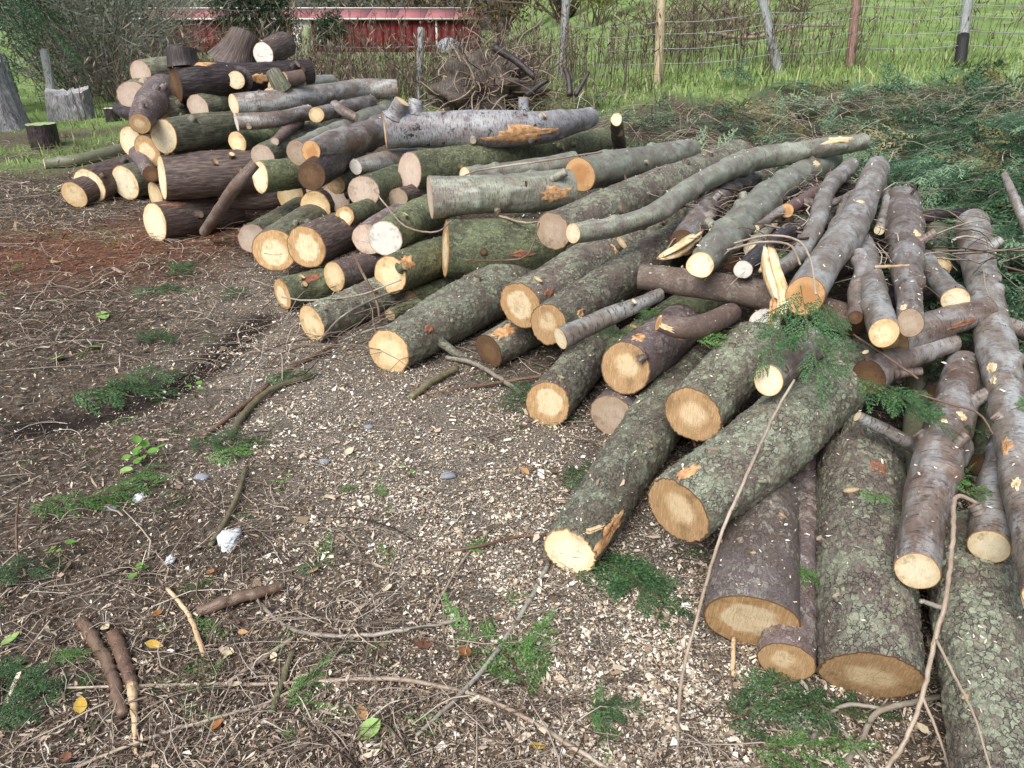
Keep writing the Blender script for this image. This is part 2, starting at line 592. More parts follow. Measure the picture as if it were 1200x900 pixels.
FACE = {
    'ring': wood_face('cut_wood_two_tone', lin(226, 206, 170), lin(184, 148, 104), lin(116, 86, 58), 0.6, 0.07),
    'brown': wood_face('cut_wood_brown', lin(216, 192, 154), lin(176, 142, 102), lin(104, 78, 56), 0.45, 0.14),
    'tan': wood_face('cut_wood_tan', lin(226, 206, 166), lin(208, 178, 132), lin(140, 104, 68), 0.6, 0.18),
    'pale': wood_face('cut_wood_pale', lin(232, 220, 190), lin(224, 204, 164), lin(156, 114, 70), 0.7, 0.15, 0.28),
    'white': wood_face('cut_wood_white', lin(218, 214, 208), lin(226, 221, 212), lin(186, 165, 132), 0.25, 0.15, 0.12, 0.2),
    'pink': wood_face('cut_wood_pinkish', lin(204, 186, 170), lin(194, 172, 154), lin(146, 118, 98), 0.6, 0.2, 0.25),
    'orange': wood_face('cut_wood_orange', lin(178, 130, 84), lin(198, 158, 112), lin(130, 94, 62), 0.6, 0.15),
    'grey': wood_face('cut_wood_grey', lin(172, 154, 136), lin(158, 138, 116), lin(108, 86, 66), 0.55, 0.2),
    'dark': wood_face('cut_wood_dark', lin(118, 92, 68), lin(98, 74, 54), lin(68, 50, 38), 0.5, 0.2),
}


def torn_mat(name, a, b, d):
    n = NT(name)
    v = n.attr('rest')
    f = n.noise(n.vmath('MULTIPLY', v, (1, 1, 0.12)), 160, 4, 0.65)
    g = n.noise(v, 30, 3)
    c = n.mix(n.step(g, 0.4, 0.62), a, b)
    c = n.mix(n.math('MULTIPLY', n.step(f, 0.54, 0.68), 0.6), c, d)
    return n.done(c, 0.8, n.bump(f, 0.9, 0.004), 0.2)


TORN = {
    'o': torn_mat('torn_wood_orange', lin(208, 168, 124), lin(176, 128, 86), lin(112, 76, 52)),
    'p': torn_mat('torn_wood_pale', lin(226, 208, 172), lin(212, 180, 134), lin(156, 112, 74)),
    'r': torn_mat('torn_bark_red', lin(150, 104, 80), lin(126, 88, 70), lin(86, 58, 46)),
}

# ------------------------------------------------------------------ ground relief and zones
def seg_dist(x, y, pts):
    d = np.full(np.shape(x), 1e9)
    for (ax, ay), (bx, by) in zip(pts[:-1], pts[1:]):
        vx, vy = bx - ax, by - ay
        t = np.clip(((x - ax) * vx + (y - ay) * vy) / (vx * vx + vy * vy + 1e-9), 0, 1)
        d = np.minimum(d, np.hypot(x - ax - t * vx, y - ay - t * vy))
    return d


def zone(pix):
    return [tuple(on_ground(u, v)[:2]) for u, v in pix]


Z_CHIP = zone([(300, 335), (400, 440), (520, 490), (590, 570), (690, 700), (770, 780)])
Z_CHIP2 = zone([(300, 400), (370, 500), (450, 560), (540, 620), (640, 580)])
Z_SOIL = zone([(305, 372), (262, 408), (205, 446), (120, 478), (40, 492)])
Z_RED = zone([(20, 300), (130, 300), (235, 262)])
Z_GREEN = zone([(60, 185), (100, 176), (150, 150), (160, 130), (110, 100), (40, 100)])


def zones(x, y):
    x = np.asarray(x, float)
    y = np.asarray(y, float)
    wob = fbm(np.stack([x * 2.2, y * 2.2, x * 0], -1).reshape(-1, 3), 3, 5).reshape(x.shape)
    wob2 = fbm(np.stack([x * 7, y * 7, x * 0], -1).reshape(-1, 3), 3, 9).reshape(x.shape)
    chip = np.maximum(np.exp(-(seg_dist(x, y, Z_CHIP) / 0.5) ** 2), 0.9 * np.exp(-(seg_dist(x, y, Z_CHIP2) / 0.45) ** 2))
    chip = np.clip(chip * 1.25 + 0.35 * wob * (chip > 0.1) + 0.25 * wob2 * (chip > 0.1), 0, 1)
    soil = np.clip(np.exp(-(seg_dist(x, y, Z_SOIL) / (0.09 + 0.015 * y)) ** 2) * 1.5 + 0.5 * wob2 - 0.25, 0, 1)
    red = np.clip(np.exp(-(seg_dist(x, y, Z_RED) / 0.75) ** 2) * 1.2 + 0.3 * wob, 0, 1) * (seg_dist(x, y, Z_RED) < 1.6)
    green = np.clip(np.exp(-(seg_dist(x, y, Z_GREEN) / 0.7) ** 2) * 0.9 + 0.8 * wob + 0.5 * wob2 - 0.25, 0, 1)
    lawn = np.clip(sstep(10.6, 12.2, y + wob * 1.3 - 0.1 * np.maximum(0, x - 1)) , 0, 1)
    return chip, soil, red, np.maximum(green * (y > 6), lawn)


def heap(x, y):
    """height of the mound of cut greenery behind the logs"""
    x = np.asarray(x, float)
    y = np.asarray(y, float)
    xl = np.interp(y, [2.5, 3.5, 5.0, 6.0, 6.6, 7.3, 8.5, 10.5], [2.2, 2.3, 2.85, 2.75, 1.9, 1.1, 0.75, 0.9])
    h = 0.46 * sstep(xl - 0.25, xl + 0.55, x) * sstep(2.3, 3.4, y) * (1 - sstep(9.2, 10.8, y))
    h = h * (1 - 0.45 * sstep(6.8, 8.2, y) * (1 - sstep(3.2, 4.4, x)))
    h = h + 0.55 * np.exp(-(((x - 4.7) / 1.0) ** 2 + ((y - 7.0) / 1.6) ** 2)) + 0.24 * np.exp(-(((x - 3.7) / 0.8) ** 2 + ((y - 5.0) / 1.0) ** 2))
    return h


def relief(x, y):
    """ground height with the small lumps of the litter"""
    x = np.asarray(x, float)
    y = np.asarray(y, float)
    p = np.stack([x, y, np.zeros_like(x)], -1).reshape(-1, 3)
    z = 0.028 * fbm(p * 2.3, 2, 3) + 0.012 * fbm(p * 11, 3, 7)
    z = z.reshape(x.shape)
    soil = np.exp(-(seg_dist(x, y, Z_SOIL) / 0.2) ** 2)
    return ground_z(x, y) + z - 0.05 * soil + 0.8 * heap(x, y)


def axis_vals(a, b, step, lo, hi, grow=1.16):
    v = list(np.arange(a, b, step))
    s = step
    x = b
    while x < hi:
        v.append(x)
        s *= grow
        x += s
    v.append(hi)
    s, x = step, a
    left = []
    while x > lo:
        s *= grow
        x -= s
        left.append(max(x, lo))
    return np.array(left[::-1] + v)


gx = axis_vals(-3.2, 2.4, 0.028, -150, 150)
gy = axis_vals(0.9, 6.6, 0.029, -30, 260)
GX, GY = np.meshgrid(gx, gy)
GZ = relief(GX, GY)
zc, zs, zr, zg = zones(GX.ravel(), GY.ravel())
n = NT('ground_litter')
pv = n.pos()
f1 = n.noise(pv, 38, 5, 0.7)
f2 = n.noise(pv, 9, 4, 0.6)
f3 = n.noise(pv, 160, 3, 0.6)
lit = n.ramp(f1, [(0.30, (0.014, 0.012, 0.010)), (0.44, (0.045, 0.038, 0.030)), (0.56, (0.12, 0.10, 0.078)), (0.72, (0.23, 0.20, 0.17))])
lit = n.mix(n.step(f2, 0.4, 0.65), lit, n.mix(0.5, lit, (0.10, 0.065, 0.042)))
chipc = n.ramp(f3, [(0.38, (0.05, 0.042, 0.034)), (0.5, (0.19, 0.16, 0.13)), (0.62, (0.50, 0.45, 0.38))])
c = n.mix(n.math('MULTIPLY', n.attr('chip', 'Fac'), 0.6), lit, chipc)
redc = n.ramp(f1, [(0.32, (0.06, 0.026, 0.016)), (0.5, (0.15, 0.068, 0.04)), (0.7, (0.25, 0.13, 0.085))])
c = n.mix(n.math('MULTIPLY', n.attr('red', 'Fac'), 0.85), c, redc)
soilc = n.ramp(f1, [(0.3, (0.012, 0.009, 0.008)), (0.7, (0.035, 0.027, 0.023))])
c = n.mix(n.attr('soil', 'Fac'), c, soilc)
ggn = n.noise(n.vmath('MULTIPLY', pv, (1, 1, 1)), 1.1, 5, 0.7)
grc = n.ramp(n.math('ADD', n.math('MULTIPLY', ggn, 0.6), n.math('MULTIPLY', f1, 0.4)), [(0.32, (0.07, 0.095, 0.038)), (0.5, (0.16, 0.24, 0.075)), (0.66, (0.29, 0.385, 0.15))])
c = n.mix(n.attr('green', 'Fac'), c, grc)
gm = n.done(c, 0.95, n.bump(n.math('ADD', f1, n.math('MULTIPLY', f3, 0.5)), 0.9, 0.012), 0.15)
nyg, nxg = GX.shape
ii = (np.arange(nyg - 1)[:, None] * nxg + np.arange(nxg - 1)[None, :])
gf = np.stack([ii, ii + 1, ii + nxg + 1, ii + nxg], -1).reshape(-1, 4)
gme = mesh_np('ground', np.stack([GX, GY, GZ], -1).reshape(-1, 3), [gf], True, dict(chip=zc, soil=zs, red=zr, green=zg), [gm])
kind(link('ground', gme), 'structure')

# ------------------------------------------------------------------ logs
PILE = 'felled logs in the pile'
LOGS = {}


def resolve(pt):
    u, v, h, r = pt
    if isinstance(h, tuple):
        p = at_depth(u, v, h[1])
    elif h == 'g':
        hh = 0.08
        for _ in range(6):
            p = at_height(u, v, hh)
            g = float(ground_z(p[0], p[1]))
            hh = g + r * depth_of(p) / 900.0 * 0.93
        p = at_height(u, v, hh)
    else:
        p = at_height(u, v, h)
    return [*p, r * depth_of(p) / 900.0]


def cut_disc(ring, centre, normal, seed):
    nr = len(ring)
    fr = [1.0, 0.975, 0.93, 0.8, 0.62, 0.42, 0.22]
    rel = ring - centre
    V, cf, rad = [], [], []
    rm = np.linalg.norm(rel, axis=1).mean()
    a = rel[0] - normal * (rel[0] @ normal)
    a /= np.linalg.norm(a)
    b = np.cross(normal, a)
    for k, f in enumerate(fr):
        p = centre + rel * f
        lift = 0.0 if k == 0 else 0.0012
        wob = 0.0009 * fbm(p * 60 + seed, 2, 3)[:, None]
        V.append(p + normal * (lift + (wob if k > 1 else 0)))
        q = rel * f
        cf.append(np.stack([q @ a, q @ b, np.zeros(nr)], 1) / rm)
        rad.append(np.full(nr, f))
    V.append((centre + normal * 0.0012)[None])
    cf.append(np.zeros((1, 3)))
    rad.append(np.zeros(1))
    V = np.vstack(V)
    nl = len(fr)
    F = [grid_faces(nl, nr)]
    j = np.arange(nr)
    o = (nl - 1) * nr
    F.append(np.stack([o + j, o + (j + 1) % nr, np.full(nr, len(V) - 1)], 1))
    return V, F, np.vstack(cf), np.concatenate(rad)


def flip(F):
    return [f[:, ::-1] for f in F]


def make_log(key, name, label, pts, bark, face, c=0.22, cb=0.0, face2=None, cat='log', group=PILE, scars=(), stubs=(), res=2.8, amp=1.0, bend=0.0, open_end=False):
    seed = sum(ord(ch) for ch in key) * 7 % 997
    P = np.array([resolve(p) for p in pts])
    pix_len = sum(math.hypot(a[0] - b[0], a[1] - b[1]) for a, b in zip(pts[:-1], pts[1:]))
    rpx = max(p[3] for p in pts)
    real = np.linalg.norm(np.diff(P[:, :3], axis=0), axis=1).sum()
    nr = int(np.clip(2 * math.pi * rpx / res, 14, 116))
    cell = max(res * depth_of(P.mean(0)) / 900.0, 0.0045)
    nl = int(np.clip(real / cell, 8, 190))
    D = catmull(P, nl)
    C, R = D[:, :3], D[:, 3]
    T, N, B = frames(C)
    L = np.concatenate([[0], np.cumsum(np.linalg.norm(np.diff(C, axis=0), axis=1))])
    if real > 0.6 and len(pts) == 2:           # trunks are never dead straight
        k = np.sin(L / L[-1] * math.pi)[:, None]
        C = C + k * (N * math.sin(seed) + B * math.cos(seed * 1.7)) * real * 0.014
    rm = R.mean()
    th = np.linspace(0, 2 * np.pi, nr, endpoint=False)
    rest = np.stack([np.outer(R * 0 + rm, np.cos(th)), np.outer(R * 0 + rm, np.sin(th)), np.repeat(L[:, None], nr, 1)], -1).reshape(-1, 3)
    rs = rest + seed * 0.731
    a = amp * min(1.0, rm / 0.075)
    lump = (0.08 if bark in ('G', 'M', 'P', 'D', 'DG', 'K') else 0.10) * rm * fbm(rs * np.array([1, 1, 0.6]) * (0.45 / rm), 2, seed) * 1.6
    oval = 0.035 * rm * np.cos(2 * np.repeat(th[None], nl, 0).ravel() + seed + rest[:, 2] * 0.8)
    plate = np.full(len(rs), 0.5)
    if bark in ('G', 'P', 'M', 'R'):
        q = rs * np.array([1, 1, 0.72])
        q = q + 0.006 * np.stack([fbm(rs * 60, 2, seed), fbm(rs * 60 + 9, 2, seed), fbm(rs * 60 + 21, 2, seed)], 1)
        f1, f2, cid, off = worley(q * 40, seed)
        e = sstep(0.0, 0.3, f2 - f1)
        s = {'G': 1.0, 'P': 0.5, 'M': 0.6, 'R': 0.4}[bark]
        tiltd = np.stack([np.cos(cid * 40), np.sin(cid * 40), np.cos(cid * 71)], 1)
        d = a * s * (0.0045 * (e - 0.8) + 0.0040 * (cid - 0.5) * e + 0.0045 * (off * tiltd).sum(1) * e + 0.003 * fbm(rs * 24, 3, seed))
        plate = cid
    elif bark in ('D', 'DG', 'K'):
        q = rs * np.array([1, 1, 0.14])
        d = a * (0.0085 * (0.35 - np.abs(fbm(q * 42, 3, seed))) + 0.004 * fbm(rs * 30, 2, seed))
    else:
        q = rs * np.array([8, 8, 75])
        d = a * (0.0012 * fbm(q, 2, seed) + 0.0035 * fbm(rs * 16, 3, seed))
        kn = vnoise(rs * 13 + 5, seed)
        de = np.minimum(rest[:, 2], L[-1] - rest[:, 2])
        d = d + a * 0.030 * np.clip(kn - 0.5, 0, 1) * 1.6 * sstep(0.5 * rm, 2.0 * rm, de)
    RR = (np.repeat(R[:, None], nr, 1).ravel() + lump + oval + d).reshape(nl, nr)
    # swelling under branch stubs happens via the stub collars below
    radial = np.cos(th)[None, :, None] * N[:, None, :] + np.sin(th)[None, :, None] * B[:, None, :]
    V = C[:, None, :] + RR[..., None] * radial
    # saw cuts: plane at each end
    cam0 = np.array([0, 0, CAMZ])
    planes = []
    for end, cc, sgn in ((0, c, -1), (nl - 1, cb, 1)):
        tc = cam0 - C[end]
        tc /= np.linalg.norm(tc)
        nn = sgn * T[end] + cc * tc + 0.06 * np.array([math.sin(seed + end), math.cos(seed * 2 + end), math.sin(seed * 3)])
        nn /= np.linalg.norm(nn)
        planes.append(nn)
        reach = min(L[-1] * 0.45, 4 * rm)
        ss = L if end == 0 else L[-1] - L
        fall = np.clip(1 - ss / reach, 0, 1)
        rel = V - C[:, None, :]
        sh = -(rel @ nn) / (T[end] @ nn)
        sh = np.clip(sh, -2.2 * rm, 2.2 * rm)
        V = V + (sh * fall[:, None])[..., None] * T[end]
        if open_end and end != 0:
            jag = fbm(np.stack([np.cos(th) * 5, np.sin(th) * 5, th * 0 + seed], 1), 3, seed) * rm * 0.9
            V = V + (jag[None, :] * fall[:, None] ** 2)[..., None] * T[end]
    loc = C.mean(0).copy()
    loc[2] = (C[:, 2] - R).min()
    root = thing(name, label, cat, loc, group)
    Vf = V.reshape(-1, 3)
    me = mesh_np('bark', Vf - loc, [grid_faces(nl, nr)], True, dict(rest=rs, plate=plate), [BARK[bark]])
    link('bark', me, root)
    for end, nn, fc in ((0, planes[0], face), (nl - 1, planes[1], face2 or face)):
        ring = V[end]
        cen = ring.mean(0)
        v, F, cf, rad = cut_disc(ring, cen, nn, seed)
        if (np.cross(ring[1] - cen, ring[2] - cen) @ nn) < 0:
            pass
        F = flip(F) if end == 0 else F
        me = mesh_np('cut_face', v - loc, F, True, dict(cf=cf, rad=rad), [FACE[fc]])
        link('cut_face', me, root)
    info = dict(root=root, C=C, R=R, RR=RR, T=T, N=N, B=B, L=L, loc=loc, seed=seed, rs=rs, bark=bark, face=face, th=th)
    LOGS[key] = info
    for s in scars:
        add_scar(info, *s)
    for s in stubs:
        add_stub(info, *s)
    if rpx >= 17 and cat == 'log':           # trimmed knots left where branches were cut off
        rk = np.random.default_rng(seed)
        for _ in range(int(rk.integers(1, 4))):
            t = rk.uniform(0.15, 0.9)
            i = int(t * (nl - 1))
            uv, _d = proj(C[i])
            add_stub(info, uv[0] + rk.uniform(-0.6, 0.6) * R[i] * 900 / _d, uv[1] - rk.uniform(-0.2, 0.8) * R[i] * 900 / _d, rk.uniform(1.5, 5), rk.uniform(2.5, 5.5), rk.choice(['tan', 'grey', 'dark', 'brown']), rk.uniform(0, 0.6))
    return info


def proj(p):
    d = p - np.array([0, 0, CAMZ])
    t = d[..., 1] * CP - d[..., 2] * SP
    return np.stack([600 + 900 * d[..., 0] / t, 450 - 900 * (d[..., 1] * SP + d[..., 2] * CP) / t], -1), t


def hit(info, u, v):
    """ring index and angle index of the log surface seen at a place of the photograph"""
    nl, nr = info['RR'].shape
    V = info['C'][:, None, :] + info['RR'][..., None] * (np.cos(info['th'])[None, :, None] * info['N'][:, None, :] + np.sin(info['th'])[None, :, None] * info['B'][:, None, :])
    uv, t = proj(V)
    d = np.hypot(uv[..., 0] - u, uv[..., 1] - v) + (t - t.min()) * 14
    return np.unravel_index(np.argmin(d), d.shape)


def add_scar(info, u, v, lpx, wpx, kindc='o', proud=0.003):
    i0, j0 = hit(info, u, v)
    nl, nr = info['RR'].shape
    C, RR, L, th = info['C'], info['RR'], info['L'], info['th']
    px = depth_of(C[i0]) / 900.0
    ln, wd = lpx * px, wpx * px
    rg = np.random.default_rng(int(u * 3 + v))
    nphi, nrho = 22, 5
    phi = np.linspace(0, 2 * np.pi, nphi, endpoint=False)
    jag = 1 + 0.6 * (rg.random(nphi) - 0.5) + 0.9 * (rg.random(nphi) - 0.35) * (np.abs(np.cos(phi)) > 0.75)
    V, rest = [], []
    for k in range(nrho + 1):
        f = 1 - k / (nrho + 0.0)
        for q in range(nphi):
            s = np.clip(L[i0] + f * math.cos(phi[q]) * ln * jag[q], 0.004, L[-1] - 0.004)
            arc = f * math.sin(phi[q]) * wd * jag[q]
            ii = int(np.clip(np.searchsorted(L, s), 1, nl - 1))
            w = (s - L[ii - 1]) / (L[ii] - L[ii - 1] + 1e-9)
            Cc = C[ii - 1] * (1 - w) + C[ii] * w
            ang = th[j0] + arc / max(RR[i0].mean(), 1e-3)
            jj = int(round(ang / (2 * np.pi) * nr)) % nr
            base = np.sort(RR[max(0, ii - 3):ii + 4][:, [(jj - 2) % nr, jj, (jj + 2) % nr]].ravel())[-4]
            rr = base + (proud if k > 0 else -0.004) - 0.004 * (1 - f) + 0.0035 * (rg.random() - 0.5)
            V.append(Cc + rr * (math.cos(ang) * info['N'][ii] + math.sin(ang) * info['B'][ii]))
            rest.append((arc, 0.0, s))
    V = np.array(V)
    F = [grid_faces(nrho + 1, nphi)]
    me = mesh_np('torn_wood', V - info['loc'], F, False, dict(rest=np.array(rest) + u), [TORN[kindc]])
    link('torn_wood', me, info['root'])


def add_stub(info, u, v, length_px, rpx, face='pale', lean=0.5, side=0.0, up=None):
    i0, j0 = hit(info, u, v)
    px = depth_of(info['C'][i0]) / 900.0
    nn = math.cos(info['th'][j0]) * info['N'][i0] + math.sin(info['th'][j0]) * info['B'][i0]
    bi = np.cross(info['T'][i0], nn)
    d = nn + lean * info['T'][i0] + side * bi
    if up is not None:
        d = np.array(up, float)
        nn = d / np.linalg.norm(d)
        nn = nn - info['T'][i0] * (nn @ info['T'][i0])
        nn /= np.linalg.norm(nn)
    d /= np.linalg.norm(d)
    r = rpx * px
    p0 = info['C'][i0] + nn * info['RR'][i0, j0] * 0.8
    ln = length_px * px + info['RR'][i0, j0] * 0.2
    k = 9
    t = np.linspace(0, 1, k)
    C = p0 + np.outer(t * ln, d) + np.outer(t * t * ln * 0.08, info['T'][i0])
    R = r * (1.0 + (0.55 if rpx < 12 else 0.08) * np.exp(-t * 7))
    nr = int(np.clip(rpx * 2.6, 10, 28))
    V, F, rest = tube(C, R, nr, 0.07, int(u))
    st = link('branch_stub', mesh_np('branch_stub', V[:-2] - info['loc'], F[:1], True, dict(rest=rest[:-2] + u, plate=np.full(len(rest) - 2, 0.5)), [BARK[info['bark']]]), info['root'])
    ring = V[(k - 1) * nr:k * nr]
    v2, F2, cf, rad = cut_disc(ring, ring.mean(0), info_norm(C), int(u))
    link('cut_face', mesh_np('cut_face', v2 - info['loc'], F2, True, dict(cf=cf, rad=rad), [FACE[face]]), st)


def info_norm(C):
    d = C[-1] - C[-2]
    return d / np.linalg.norm(d)


G, M_, P_, R_, D_, DG, K_, S_, SG, SD, SPU, OL = 'G', 'M', 'P', 'R', 'D', 'DG', 'K', 'S', 'SG', 'SD', 'SP', 'OL'
